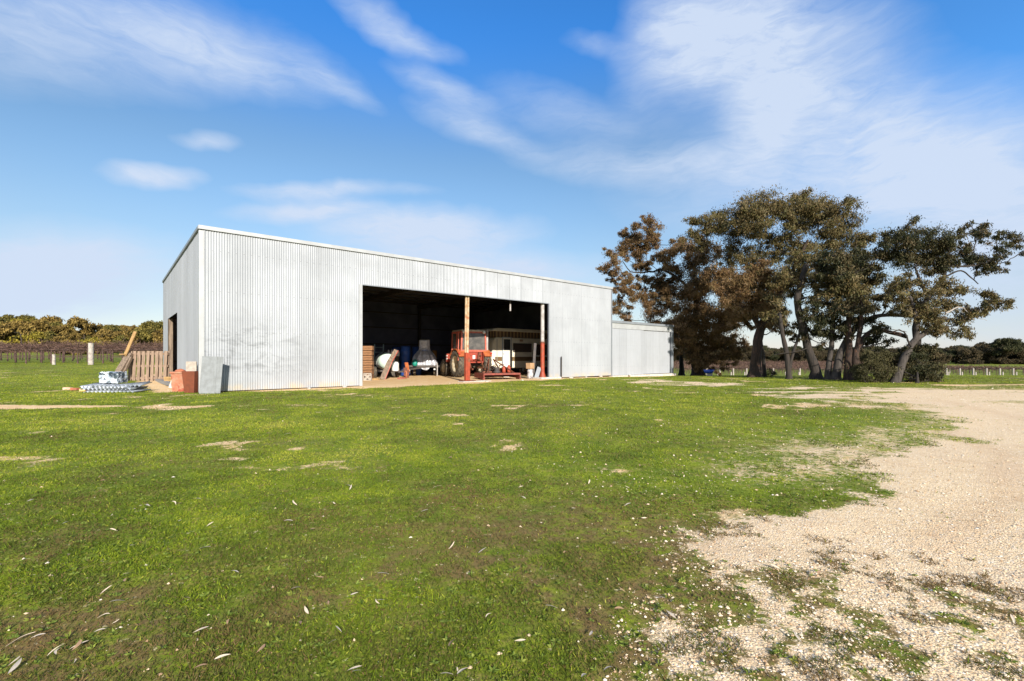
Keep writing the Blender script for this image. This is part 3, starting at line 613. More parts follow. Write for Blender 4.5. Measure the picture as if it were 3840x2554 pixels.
# yellow-orange bracket and red item in front
small('engine_hoist_leg', MB().tube([(0, 0, .02), (.0, 0, .05), (.36, 0, .05), (.36, 0, .36), (.3, 0, .40)], .028, 8), torange, onfl(1500, 25.2), R(-8), 'bent orange steel bracket on the floor by the trailer coupling', 'bracket')
small('red_bar', MB().beam((0, 0, .03), (.42, .05, .05), .07, .05), tred, onfl(1490, 24.9), R(5), 'short red painted bar lying on the floor near the spray trailer', 'bar')
small('rusty_box', MB().box((0, 0, .22), (.28, .24, .44)).box((-.05, 0, .5), (.2, .16, .14)), rust, onfl(1524, 26.0), R(12), 'rusty brown steel box standing between the two trailers', 'box', bevel=.01)
small('rusty_plate', MB().beam((0, 0, 0), (-.12, .1, .5), .22, .03), torange, onfl(1530, 26.0)+Vector((0, 0, .35)), R(0), 'tilted orange rusty plate on the rusty box', 'plate')
# hinged board leaning
bd = empty('leaning_board', onfl(1435, 24.3), R(0), 'long red edged board leaning up over the spray trailer', 'board')
for (p, q) in (((-.02, 0, .0), (.28, .42, .97)), ((.26, .38, .93), (.5, .78, 1.52))):
    MB().beam(p, q, .27 if p[2] < .1 else .21, .05, up=(.25, -1, .4)).build('plank', wood_grey, bd)
    MB().beam(Vector(p)+Vector((.135, -.01, -.03)), Vector(q)+Vector((.12, -.01, -.03)), .035, .055, up=(.25, -1, .4)).build('red_edge', tred, bd)
# blue drums in the back
def drum(loc, label):
    t = empty('blue_drum', loc, 0, label, 'drum', 'blue plastic drums at the back of the shed')
    MB().lathe([(.01, 0), (.27, 0), (.29, .03), (.29, .28), (.302, .30), (.29, .32), (.29, .58), (.302, .60), (.29, .62), (.29, .86), (.27, .9), (.25, .88), (.01, .88)], 28).build('body', bluepl, t)
    MB().lathe([(.01, .9), (.04, .9), (.04, .88)], 12, c=(.13, 0, 0)).build('bung', whitepl, t)
for px, Y_, s2, lb in ((1520, 28.9, 2, 'left'), (1563, 30.0, 2, 'right'), (1488, 31.0, 2, 'dim')):
    for k in range(s2):
        drum(onfl(px, Y_)+Vector((0, 0, .905*k)), {'left': 'tall blue plastic drum, brightest of the back row, ', 'right': 'blue plastic drum close behind the silver tarp, ', 'dim': 'dim blue plastic drum farthest left at the back, '}[lb]+('upper one' if k else 'lower one'))
# ladder frame
b = MB()
for x in (-.27, .27): b.tube([(x, 0, 0), (x, .25, 1.95)], .035, 8)
for k in range(6): b.tube([(-.27, .04+.25*(.3*k+.25)/1.95, .3*k+.25), (.27, .04+.25*(.3*k+.25)/1.95, .3*k+.25)], .022, 8)
small('ladder', b, mat('pale_blue_paint', (.30, .42, .46), (.22, .30, .33), 4, .5), onfl(1418, 29), R(3), 'pale blue steel ladder standing behind the spray tank', 'ladder')
small('cardboard_box', MB().box((0, 0, .6), (.55, .4, 1.2)), mat('shelf_steel', (.10, .085, .06), (.06, .05, .04), 4, .8), onfl(1478, 28.7), R(0), 'dark wooden cupboard behind the spray tank', 'cupboard')['label'] = 'dark wooden cupboard standing behind the spray tank'
bpy.data.objects['cardboard_box'].name = 'cupboard'
small('white_carton', MB().box((0, 0, .14), (.44, .3, .28)), whitepl, onfl(1483, 28.5)+Vector((0, 0, 1.205)), R(5), 'white carton on top of the dark cupboard', 'box', bevel=.01)
for k, px in enumerate((1457, 1470)):
    small('plastic_jug', MB().lathe([(.01, 0), (.11, 0), (.12, .03), (.12, .24), (.05, .33), (.05, .38), (.01, .385)], 16), mat('pink_grey', (.50, .42, .40), (.38, .32, .30), 4, .5), onfl(px, 28.6)+Vector((0, 0, 1.205 if px > 1465 else 1.205)), 0, ('cloudy plastic jug at the left end of the cupboard top', 'cloudy plastic jug beside the white carton')[k], 'jug', 'plastic jugs on the cupboard')
# tarp covered machine on a trailer
tr = empty('tarped_trailer', onfl(1592, 29.0), R(8), 'flat trailer carrying a machine wrapped in a shiny silver tarp', 'trailer')
b = MB().box((0, 0, .56), (1.75, 1.3, .07)).box((0, -.66, .60), (1.8, .05, .12)).box((0, .66, .60), (1.8, .05, .12)).beam((-.2, -.6, .5), (-1.25, -1.3, .38), .08, .08); b.build('deck', steel_dark, tr)
for sx in (-1, 1):
    t = MB().lathe([(.14, -.07), (.27, -.085), (.30, -.05), (.30, .05), (.27, .085), (.14, .07)], 28, 'x', (sx*.62, .35, .30)).build('wheel', rubber, tr)
MB().tube([(.78, -.7, .0), (.78, -.7, .78)], .035, 12).build('prop_stand', white_post, tr)
MB().box((.62, -.69, .42), (.1, .03, .08)).build('lamp', whitepl, tr)
cr_ = np.random.RandomState(3)
V2 = []; nr, na = 30, 90
prof = [(0, .94, .84), (.1, .92, .84), (.3, .86, .78), (.45, .72, .68), (.56, .50, .52), (.62, .40, .42), (.68, .38, .40), (.8, .40, .40), (.97, .40, .40), (1., .36, .36)]
for i in range(nr+1):
    u = i/nr; rx = np.interp(u, [p[0] for p in prof], [p[1] for p in prof]); ry = np.interp(u, [p[0] for p in prof], [p[2] for p in prof])
    for j in range(na):
        a = 2*math.pi*j/na; e = .5 if u > .6 else .72; ca, sa = math.cos(a), math.sin(a)
        f = 1+(.10*(1-u)**.6)*(math.sin(a*9+u*3)*.6+math.sin(a*17+1.3+u*5)*.35)+.05*(cr_.rand()-.5)*.8
        if .5 < u < .7: f *= 1+.04*math.sin(a*23)
        x = math.copysign(abs(ca)**e, ca)*rx*f*.82; y = math.copysign(abs(sa)**e, sa)*ry*f*.75
        zb = .58-.22*max(0, math.sin(a*2.5+2.2))**6*(1-u)**3
        V2.append((x, y, zb+u*(2.2-.58)+.015*(cr_.rand()-.5)))
V2.append((0, 0, 2.24)); Fs = [(i*na+j, i*na+(j+1) % na, (i+1)*na+(j+1) % na, (i+1)*na+j) for i in range(nr) for j in range(na)]+[(nr*na+j, nr*na+(j+1) % na, (nr+1)*na) for j in range(na)]
b = MB().add(V2, Fs, False); b.build('tarp', tarpm, tr)
b = MB()
for z_ in (1.48, 1.56):
    b.lathe([(.345, -.012), (.362, 0), (.345, .012)], 36, 'z', (0, 0, z_), smooth=False)
b.box((.14, -.345, 1.2), (.035, .03, .62)); b.build('strap', bluestrap, tr)
small('teal_sack', MB().lathe([(.01, 0), (.12, .02), (.16, .15), (.15, .3), (.08, .4), (.01, .42)], 14), teal, onfl(1556, 28.2)+Vector((0, 0, .60)), R(0), 'teal green sack slumped at the left edge of the tarped trailer', 'sack')
small('orange_crate', MB().box((0, 0, .3), (.28, .2, .6)), mat('dull_orange', (.30, .15, .03), (.2, .1, .02), 4, .7), onfl(1630, 32.5)+Vector((0, 0, 1.0)), 0, 'dull orange panel in the dark behind the silver tarp', 'panel', bevel=.01)

# ------------------------------------------------------------------ tractor
def tyre_mb(x, y, r, wd, lugs):
    b = MB(); h = wd/2
    b.lathe([(r*.60, -h*.8), (r*.75, -h*1.02), (r*.90, -h*.95), (r*.955, -h*.7), (r*.965, 0), (r*.955, h*.7), (r*.90, h*.95), (r*.75, h*1.02), (r*.60, h*.8)], 40, 'x', (x, y, r))
    for k in range(lugs):                       # chevron lugs
        for sgn in (-1, 1):
            a0 = 2*math.pi*(k+.5*(sgn > 0))/lugs; a1 = a0+.30*sgn*0+.36
            p = [Vector((x+sgn*h*q, y+rr*math.cos(a), r+rr*math.sin(a))) for q, rr, a in ((.02, r*.985, a1), (.5, r*.985, a0+.18), (.93, r*.95, a0))]
            for m0, m1 in ((p[0], p[1]), (p[1], p[2])):
                c = (m0+m1)/2; up = Vector((0, c.y-y, c.z-r)).normalized(); b.beam(m0, m1, r*.055, r*.06, up=up)
    return b
tc_ = Vector((-2.38, 27.25, 0))
tr_ = empty('tractor', tc_, R(29), 'old red farm tractor with a glazed cab parked with its back to the yard', 'tractor')
for sx in (-1, 1):
    o = tyre_mb(sx*.80, 0, .76, .42, 19).build('rear_tyre', rubber, tr_)
    MB().lathe([(.02, -.06), (.12, -.08), (.14, -.02), (.30, .02), (.42, -.08), (.46, -.17), (.47, -.17), (.47, .17), (.02, .17)], 36, 'x', (sx*.80-.0, 0, .76)).build('rim', rimc, o)
    o = tyre_mb(sx*.72, 2.2, .50, .28, 15).build('front_tyre', rubber, tr_)
    MB().lathe([(.02, -.06), (.2, -.06), (.29, -.12), (.3, .12), (.02, .12)], 28, 'x', (sx*.72, 2.2, .5)).build('rim', rimc, o)
MB().box((0, 0, .80), (.9, .42, .34)).tube([(-.75, 0, .76), (.75, 0, .76)], .12, 12).box((0, .75, .8), (.5, 1.2, .45)).box((0, 2.2, .62), (1.1, .16, .16)).build('axle_housing', steel_dark, tr_, bevel=.02)
MB().prism([(-.36, .75), (.36, .75), (.38, 1.25), (.32, 1.42), (-.32, 1.42), (-.38, 1.25)], 1.0, 2.75).build('bonnet', tred, tr_, bevel=.02)
for sx in (-1, 1):       # fenders
    P = [];
    for k in range(9):
        a = R(150-15*k); P.append((.86*math.cos(a), .76+.86*math.sin(a)))
    Q = [(.83*math.cos(R(150-15*k)), .76+.83*math.sin(R(150-15*k))) for k in range(9)][::-1]
    MB().prism(P+Q, sx*.55, sx*1.02, plane='yz').build('fender', torange, tr_)
    MB().prism([(-.62, .85), (.62, .85), (.6, 1.42), (-.6, 1.42)], sx*.53, sx*.55, plane='yz').build('fender_side', tred, tr_)
    MB().lathe([(.01, 0), (.055, 0), (.06, .05), (.01, .07)], 16, 'y', (sx*.98, -.72, 1.36)).build('tail_lamp', mat('lamp_red', (.5, .03, .02)), tr_)
MB().box((0, -.38, 1.13), (1.05, .05, .62)).build('rear_panel', tred, tr_, bevel=.02)
MB().box((0, .3, 1.38), (1.55, 1.35, .06)).build('cab_floor', torange, tr_, bevel=.015)
MB().box((.02, -.415, 1.15), (.16, .015, .2)).build('plate', whitepl, tr_)
# cab
cz0, cz1 = 1.50, 2.58; cx, cy0, cy1 = .76, -.42, .95
posts = [(-cx, cy0), (cx, cy0), (-cx, cy1), (cx, cy1), (-cx, .22), (cx, .22)]
for (x, y) in posts: MB().beam((x, y, cz0-.05), (x*.95, y, cz1), .085, .085, up=(0, 1, 0)).build('cab_post', tpink, tr_, bevel=.012)
b = MB().box((0, cy0, cz0), (2*cx+.08, .08, .12)).box((0, cy0, cz1-.02), (2*cx*.97, .08, .10)); b.build('rear_frame', tpink, tr_, bevel=.012)
for sx in (-1, 1): MB().box((sx*cx, (cy0+cy1)/2, cz0), (.08, cy1-cy0, .12)).box((sx*cx*.96, (cy0+cy1)/2, cz1-.02), (.08, cy1-cy0, .10)).build('side_frame', tpink, tr_, bevel=.012)
MB().box((0, cy0+.01, (cz0+cz1)/2), (2*cx*.93, .012, cz1-cz0-.1)).build('rear_window', cabglass, tr_)
for sx in (-1, 1): MB().box((sx*cx*.97, (cy0+cy1)/2, (cz0+cz1)/2), (.012, cy1-cy0-.1, cz1-cz0-.1)).build('side_window', cabglass, tr_)
MB().box((0, cy1, (cz0+cz1)/2), (2*cx*.93, .012, cz1-cz0-.1)).build('windscreen', cabglass, tr_)
MB().box((0, (cy0+cy1)/2, cz1+.065), (2*cx*.98, cy1-cy0+.14, .12)).build('cab_roof', mat('roof_cream', (.50, .46, .38), (.36, .32, .26), 5, .6), tr_, bevel=.05)
for sx in (-.62, .62): MB().lathe([(.01, -.05), (.06, -.05), (.095, 0), (.095, .035), (.01, .045)], 20, 'y', (sx, cy0-.09, cz1-.01)).build('work_lamp', whitepl, tr_)
MB().tube([(-.86, -.30, 2.55), (-.88, -.3, 1.65), (-1.02, -.62, .95)], .028, 8).build('grab_bar', tpink, tr_)
MB().tube([(.93, -.25, 1.52), (.93, -.25, 2.72)], .068, 14).tube([(.93, -.25, 2.6), (.93, -.25, 2.74)], .085, 14).tube([(.5, -.2, 1.36), (.8, -.25, 1.38), (.93, -.25, 1.5)], .05, 10).build('exhaust', white_post, tr_)
b = MB()
for sx in (-1, 1): b.beam((sx*.3, -.35, .55), (sx*.42, -1.25, .48), .06, .09); b.beam((sx*.32, -.45, 1.2), (sx*.40, -.95, .52), .05, .05); b.beam((sx*.30, -.4, 1.22), (sx*.34, -.75, 1.22), .06, .06)
b.beam((0, -.4, 1.0), (0, -1.3, 1.0), .06, .06); b.build('linkage', rust, tr_)
MB().box((.3, -.5, 1.18), (.16, .12, .5), Matrix.Rotation(.2, 3, 'Y')).build('toolbox', rust, tr_, bevel=.01)
MB().box((0, -.62, .86), (.95, .1, .08)).box((0, -.62, 1.0), (.8, .06, .05)).build('drawbar', tred, tr_)
for z_ in (1.05, 1.22): MB().lathe([(.01, -.02), (.05, -.02), (.05, .02), (.01, .03)], 14, 'y', (-.86, 1.55, z_)).build('side_lamp', whitepl, tr_)
MB().box((-.72, 1.62, 1.1), (.3, .14, .5)).build('battery_box', tred, tr_, bevel=.02)

# slasher (rotary mower) hitched behind
sl_ = empty('slasher', Vector((-.78, 24.75, 0)), R(29-7), 'rusty red flat deck slasher mower hitched behind the tractor', 'mower')
b = MB().box((0, 0, .30), (1.95, 1.5, .04)); b.build('deck', rust, sl_, bevel=.008)
rr = mat('slasher_red', (.26, .055, .035), (.16, .04, .028), 6, .75, 0, .3)
MB().box((-.98, 0, .20), (.04, 1.56, .26)).build('side_skirt', rr, sl_); MB().box((.98, 0, .20), (.04, 1.56, .26)).build('side_skirt', rr, sl_)
MB().box((0, -.76, .29), (1.95, .06, .09)).box((0, .72, .2), (1.9, .04, .24)).build('end_skirt', rr, sl_)
for sx in (-1, 1): MB().box((sx*.98, -.55, .05), (.09, .5, .07)).build('skid', rr, sl_, bevel=.015)
b = MB()
for sx in (-1, 1): b.beam((sx*.45, .6, .32), (sx*.12, .95, 1.05), .05, .05); b.beam((sx*.12, .95, 1.03), (sx*.7, -.65, .34), .04, .05)
b.beam((-.6, .62, .36), (.6, .62, .36), .07, .07); b.build('hitch_frame', rust, sl_)
MB().lathe([(.01, 0), (.2, 0), (.2, .08), (.12, .12), (.12, .26), (.01, .3)], 18, 'z', (0, .05, .32)).tube([(0, .05, .5), (0, .9, .62)], .06, 12).tube([(0, .3, .53), (0, .75, .6)], .09, 12).build('gearbox', steel_dark, sl_)
for x_, h_ in ((.42, .34), (.70, .4)): small('red_canister', MB().lathe([(.01, 0), (.09, 0), (.10, .02), (.10, h_*.7), (.05, h_*.9), (.04, h_), (.01, h_)], 16), red_post, sl_.location+Matrix.Rotation(R(22), 3, 'Z') @ Vector((x_, .1, .325)), 0, ('shorter' if x_ < .5 else 'taller')+' red canister standing on the slasher deck', 'canister', 'red canisters on the slasher')
b = MB(); rs4 = random.Random(4)
for k in range(26):
    p = Vector((rs4.uniform(-.6, .5), rs4.uniform(.35, 1.0), rs4.uniform(.34, .7))); q = p+Vector((rs4.uniform(-.4, .4), rs4.uniform(-.3, .3), rs4.uniform(-.1, .35))); b.tube([p, (p+q)/2+Vector((0, 0, .06)), q], .02, 6)
b.build('hoses', mat('hose_brown', (.07, .04, .025), (.12, .07, .04), 8, .8), sl_)
small('plastic_tub', MB().prism([(-.34, .0), (.34, .0), (.38, .26), (-.38, .26)], -.2, .2), whitepl, onfl(1908, 27.2), R(12), 'white plastic tub on the floor behind the slasher', 'tub', bevel=.02)

# ------------------------------------------------------------------ caravan
CLn, CDp = 5.2, 2.15
cv = empty('caravan', Vector((-1.28, 29.7, 0)), RZ, 'cream caravan with brown stripe and raised striped pop-top inside the shed', 'caravan')
pf = [(0, .62), (.12, .44), (CLn-.12, .44), (CLn, .62), (CLn, 2.2), (CLn-.18, 2.4), (.42, 2.4), (.24, 2.34), (.14, 2.18)]
MB().prism(pf, 0, CDp).build('body', cream_rib, cv, bevel=.05)
MB().box((CLn/2+.1, -.008, 1.03), (CLn-.35, .012, .27)).build('stripe', brown, cv)
MB().box((CLn/2+.08, CDp/2, 2.60), (CLn-.45, CDp-.1, .42)).build('pop_top_canvas', canvas, cv)
MB().prism([(.08, 2.80), (CLn, 2.80), (CLn-.03, 2.93), (CLn-.3, 3.0), (.45, 3.0), (.12, 2.92)], -.04, CDp+.04).build('roof', cream, cv, bevel=.03)
dr = MB().box((1.22, -.025, 1.45), (.70, .03, 1.9)).build('door', caravan_white, cv, bevel=.01)
MB().box((1.22, -.05, 1.94), (.52, .02, .70)).build('window', glassm, dr); MB().tube([(.94, -.06, 1.3), (.94, -.06, 1.42)], .015, 8).build('handle', flashd, dr)
fr_ = mat('alu_frame', (.30, .34, .40), None, 3, .5)
b = MB()
for x in (.87, 1.57): b.box((x, -.03, 1.45), (.05, .05, 1.95))
b.box((1.22, -.03, 2.41), (.75, .05, .05)).box((1.22, -.03, .5), (.75, .05, .05)); b.build('door_frame', fr_, cv)
for x0, x1, z0, z1 in ((1.78, 3.35, 1.5, 2.02), (3.75, 4.75, 1.32, 1.98)):
    o = MB().box(((x0+x1)/2, -.02, (z0+z1)/2), (x1-x0+.06, .03, z1-z0+.06)).build('window_frame', steel_dark, cv, bevel=.05)
    MB().box(((x0+x1)/2, -.04, (z0+z1)/2), (x1-x0, .015, z1-z0)).build('pane', mat('smoked_glass', (.075, .06, .05), None, 2, .2), o)
MB().box((2.45, -.03, 2.24), (.26, .05, .14)).build('wall_lamp', mat('lamp_tan', (.36, .26, .17)), cv, bevel=.01)
MB().tube([(.42, -.02, .6), (.42, -.02, 2.3)], .018, 8).build('awning_rail', flashd, cv)
for sx in (.12, CDp-.12):
    o = MB().lathe([(.16, -.08), (.29, -.09), (.32, -.05), (.32, .05), (.29, .09), (.16, .08)], 28, 'y', (2.75, sx, .32)).build('wheel', rubber, cv)
    MB().lathe([(.01, -.06), (.16, -.07), (.16, .07), (.01, .06)], 20, 'y', (2.75, sx, .32)).build('rim', rimc, o)
MB().box((CLn/2, CDp/2, .40), (CLn-.3, CDp-.5, .08)).build('chassis', steel_dark, cv)
MB().beam((.1, .5, .42), (-1.0, CDp/2, .42), .06, .09).beam((.1, CDp-.5, .42), (-1.0, CDp/2, .42), .06, .09).build('drawbar', steel_dark, cv)
# odds and ends by the right jamb
jb = S(14.85, .55)
small('paper_sack', MB().lathe([(.01, 0), (.15, 0), (.18, .1), (.15, .32), (.17, .42), (.13, .5), (.01, .52)], 18), mat('sack_white', (.55, .53, .52), (.16, .15, .16), 6, .6, 0, .3), jb, 0, 'crumpled grey and white sack on the floor by the right jamb', 'sack')
small('cardboard_carton', MB().box((0, 0, .16), (.36, .3, .31)), mat('cardboard', (.42, .26, .14), (.33, .2, .1), 4, .8), jb+Vector((0, 0, .52)), RZ+.2, 'brown cardboard carton on top of the crumpled sack', 'box', bevel=.01)
small('dark_plank', MB().beam((0, 0, 0), (.30, .15, 1.9), .04, .14, up=(1, -.6, 0)), steel_dark, S(15.12, .62), RZ, 'tall dark plank leaning on the post at the right jamb', 'plank')
small('steel_plate', MB().beam((0, 0, 0), (.28, .05, .55), .02, .22, up=(1, -1, 0)), flashd, S(15.02, .25, .06), RZ, 'short grey plate leaning on the red post foot', 'plate')

# ------------------------------------------------------------------ left of the shed
def gl(px, Y, dz=0): p = at(px, Y); p.z = float(ZN(np.array([p.x]), np.array([p.y]))[0])+dz; return p
# leaning sheet at the corner
sh = MB(); n_ = 12; V3 = []
small('cement_sheet', MB().box((0, 0, .60), (.70, .012, 1.20)).box((.16, -.012, .60), (.03, .008, 1.195)), fcsheet, gl(786, 15.0, -.02), R(-4), 'grey fibre cement sheet leaning against the corner of the shed', 'sheet')
o = bpy.data.objects['cement_sheet']; o.rotation_euler = (R(-5), R(1.5), R(-4))
# brown tapered planter and slab on it
def taper(w0, w1, h, lip=.0):
    b = MB(); a, c = w0/2, w1/2
    P = [(-a, -a, 0), (a, -a, 0), (a, a, 0), (-a, a, 0), (-c, -c, h), (c, -c, h), (c, c, h), (-c, c, h)]
    b.add(P, [(3, 2, 1, 0), (0, 1, 5, 4), (1, 2, 6, 5), (2, 3, 7, 6), (3, 0, 4, 7)])
    k = c-.035; Q = [(-k, -k, h), (k, -k, h), (k, k, h), (-k, k, h), (-k, -k, h-.06), (k, -k, h-.06), (k, k, h-.06), (-k, k, h-.06)]
    b.add(P[4:]+Q, [(0, 1, 5, 4), (1, 2, 6, 5), (2, 3, 7, 6), (3, 0, 4, 7), (4, 5, 9, 8), (5, 6, 10, 9), (6, 7, 11, 10), (7, 4, 8, 11), (8, 9, 10, 11)])
    return b
pl_ = gl(720, 15.35); small('planter', taper(.30, .41, .70), potbrown, pl_, R(2), 'tall tapered square brown planter beside the grey leaning sheet', 'planter', bevel=.012)
small('paving_slab', MB().box((0, 0, .175), (.32, .05, .35)), concrete, pl_+Vector((-.02, 0, .66)), R(6), 'small concrete slab standing on edge in the brown planter', 'slab', bevel=.012)
# terracotta chimney pot style urn
ur = empty('terracotta_pot', gl(676, 15.9), R(12), 'large weathered orange terracotta pot between the brown planter and the doorway', 'pot')
taper(.36, .40, .60).build('body', terra, ur, bevel=.02); MB().box((0, 0, .63), (.46, .46, .07)).build('rim', terra, ur, bevel=.02)
b = MB().lathe([(.13, .66), (.16, .68), (.12, .72), (.05, .75), (.01, .76)], 14); b.build('lid', brickm, ur)
small('board_stack', MB().box((0, 0, .06), (.34, .25, .10)).box((.01, 0, .165), (.32, .24, .09)).box((0, .01, .265), (.33, .24, .09)), wood_yellow, gl(636, 19.5), R(8), 'short stack of pale timber boards below the side doorway', 'timber', bevel=.01)
small('white_slab', MB().box((0, 0, .18), (.30, .05, .40)), concrete_pale, gl(650, 17.6), R(20), 'pale slab propped beside the terracotta pot', 'slab', bevel=.01)
bpy.data.objects['white_slab'].rotation_euler = (R(-18), R(12), R(20))
a_, b_ = gl(584, 21.6, .06), gl(688, 16.0, .06)
bm2 = MB(); dd = (b_-a_)
c_ = (a_+b_)/2; rz_ = math.atan2(dd.y, dd.x); ln_ = dd.length*.985
bm2.box((0, .07, .0), (ln_, .012, .12)).box((0, -.07, .0), (ln_, .012, .12)).box((0, 0, .055), (ln_, .15, .012))
small('steel_channel', bm2, flashd, c_, rz_, 'long galvanised steel channel lying on the ground along the side wall', 'beam')
# pallet
ph, pw = 1.33, 1.70
pa = empty('pallet', gl(556, 21.2, -.01), R(14), 'weathered timber pallet standing upright beside the side doorway', 'pallet')
pa.rotation_euler = (R(-3), 0, R(3))
for k in range(9):
    x = -pw/2+.09+k*(pw-.18)/8; MB().box((x+random.uniform(-.01, .01), -.07, ph/2), (.135, .02, ph+random.uniform(-.02, .02))).build('slat', pallet_w, pa)
for z in (.12, ph*.5, ph-.12): MB().box((0, 0, z), (pw, .09, .10)).build('bearer', pallet_w, pa)
for k in range(5):
    x = -pw/2+.08+k*(pw-.16)/4; MB().box((x, .07, ph/2), (.12, .02, ph)).build('slat', pallet_w, pa)
# planks leaning on it
p0, p1 = gl(462, 20.6), pix(508, 1243, 21.2)
def stick(name, a, b, w, h, m, label, cat='plank', bev=.01, up=(0, -1, .3)):
    a, b = Vector(a), Vector(b); return tag(MB().beam(Vector((0, 0, 0)), b-a, w, h, up=up).build(name, m, None, a, None, bev), label, cat)
stick('timber_plank', pix(468, 1335, 20.9), p1, .14, .05, wood_yellow, 'long yellow plank leaning highest above the pallet')
stick('timber_beam', gl(422, 20.2), pix(487, 1326, 21.1), .26, .14, wood_grey, 'thick grey weathered beam leaning on the left end of the pallet', 'beam')
stick('timber_beam', gl(447, 20.4), pix(490, 1340, 21.0), .14, .12, wood_grey, 'thinner split grey beam leaning close beside the pallet', 'beam')
stick('timber_batten', pix(446, 1329, 20.7), pix(476, 1329, 20.9), .05, .05, wood_yellow, 'short yellow batten sticking out left from the leaning planks')
# pile of corrugated sheets with a shrink wrapped bundle
pile0 = gl(432, 15.75)
galv = mat('old_galvanised', (.36, .39, .43), (.22, .245, .28), 3, .42, .5)
for k, (dx, dz, ln, wd, rz) in enumerate([(.10, .045, 1.62, .75, 3), (.0, .15, 1.6, .8, 5), (-.1, .20, 1.5, .8, -3), (.2, .245, 1.5, .7, 10)]):
    b = MB(); n = 140; Vv = []
    for i in range(n+1):
        x = -ln/2+ln*i/n; z = .036*math.sin(2*math.pi*x/.125)
        Vv += [(x, -wd/2, z), (x, wd/2, z+.05*math.sin(i*.03+k))]
    b.add(Vv, [(2*i, 2*i+2, 2*i+3, 2*i+1) for i in range(n)], True)
    o = b.build('roofing_sheet', galv, None, pile0+Vector((dx, 0, dz)), (R(4), 0, R(rz)), fix=False)
    sm_ = o.modifiers.new('thick', 'SOLIDIFY'); sm_.thickness = .006
    tag(o, ('lowest corrugated roofing sheet, lying flat on the grass', 'corrugated roofing sheet, second from the ground in the pile', 'corrugated roofing sheet, third from the ground in the pile', 'topmost corrugated roofing sheet, under the wrapped bundle')[k], 'roofing sheet', 'corrugated roofing sheets piled on the grass')
b = MB(); r5 = random.Random(8); n = 12; Vv = []; Fs = []
import bmesh
bb = bmesh.new(); bmesh.ops.create_cube(bb, size=1); bmesh.ops.subdivide_edges(bb, edges=bb.edges, cuts=7, use_grid_fill=True)
for v in bb.verts: v.co = Vector((v.co.x*.58, v.co.y*.42, v.co.z*.36))+Vector([r5.uniform(-.016, .016) for _ in range(3)])
me = bpy.data.meshes.new('wrapped_bundle'); bb.to_mesh(me); bb.free(); me.materials.append(mat('crinkled_foil', (.62, .68, .74), (.05, .07, .09), 6, .3, .5, .5, lo=.42, hi=.6))
o = bpy.data.objects.new('wrapped_bundle', me); C.objects.link(o); o.location = pile0+Vector((-.10, .05, .47)); o.rotation_euler = (0, 0, R(5)); tag(o, 'crinkled silver plastic wrapped bundle on the pile of roofing sheets', 'bundle')
for px, Y_, m_, rz, lb in ((254, 16.6, brickp, 5, 'pale pink brick farthest left on the grass'), (281, 16.4, brickm, -8, 'dark red brick with a hollow end, beside the pale brick'), (317, 16.0, bricky, 12, 'yellow brick near the pile of roofing sheets'), (340, 15.6, brickm, 4, 'flat red brick touching the pile of roofing sheets')):
    bk = gl(px, Y_); small('brick', MB().box((0, 0, .04), (.25, .12, .085)), m_, bk, R(rz), lb, 'brick', 'loose bricks on the grass', bevel=.008)

# ------------------------------------------------------------------ vineyards
def postobj(name, p, r, h, label, grp=None, m=postw, lean=0):
    o = MB().tube([(0, 0, -.1), (0, 0, h*.5), (lean*h, 0, h)], [r*1.05, r, r*.97], 14).build(name, m, None, p, (0, 0, random.random()*6)); return tag(o, label, 'post', grp)
pp = at(341, 34); postobj('strainer_post', pp, .165, 1.56, 'thick tall white strainer post in front of the left vineyard', m=postw)
pp = at(202, 34); postobj('anchor_post', pp, .10, .74, 'short white anchor post left of the thick strainer post')
def vine_row(name, pts, label, group, zc=1.15, th=.55, dens=70, sz=(.45, .03), trunk=.055, spacing=1.8, side=.45):
    root = empty(name, (pts[0][0], pts[0][1], Hf(*pts[0])), 0, label, 'vine row', group); o0 = np.array([pts[0][0], pts[0][1], Hf(*pts[0])])
    a, b = np.array(pts[0]), np.array(pts[1]); ln = np.linalg.norm(b-a); d = (b-a)/ln
    n = int(ln*dens); t = RS.rand(n)*ln; q = RS.normal(size=n)*side*.5
    x = a[0]+d[0]*t-d[1]*q; y = a[1]+d[1]*t+d[0]*q; lump = .85+.3*vnoise(t, t*0, 1.1, 5)
    z = H(x, y)+zc+(RS.rand(n)**1.3)*th*lump
    P = np.stack([x, y, z], 1)-o0; D = RS.normal(size=(n, 3))*[1, 1, .55]+[0, 0, .1]
    cards('canes', P, D, sz[0]*(.5+RS.rand(n)), np.full(n, sz[1]), RS.rand(n), canem, root)
    m = MB(); k = 0.0
    while k < ln:
        c = a+d*k; h = Hf(*c); j = random.uniform(-.08, .08)
        m.tube([(c[0]-o0[0], c[1]-o0[1], h-o0[2]-.1), (c[0]-o0[0]+j, c[1]-o0[1], h-o0[2]+zc*.55), (c[0]-o0[0]-j, c[1]-o0[1], h-o0[2]+zc+.1)], [trunk, trunk*.75, trunk*.9], 6); k += spacing*random.uniform(.85, 1.15)
    L_ = []
    for i in range(int(ln/1.5)+1):
        c = a+d*min(ln, i*1.5); L_.append((c[0]-o0[0], c[1]-o0[1], Hf(*c)-o0[2]+zc+.06+random.uniform(-.03, .03)))
    m.tube(L_, trunk*.6, 5)
    m.tube([(x_, y_, z_-zc*.62) for x_, y_, z_ in L_], .012, 4)
    m.build('vine_stems', vinem, root, fix=False)
canem = leafmat('cane_brown', [(.05, .03, .026), (.10, .058, .046), (.16, .10, .075)], .8, 0)
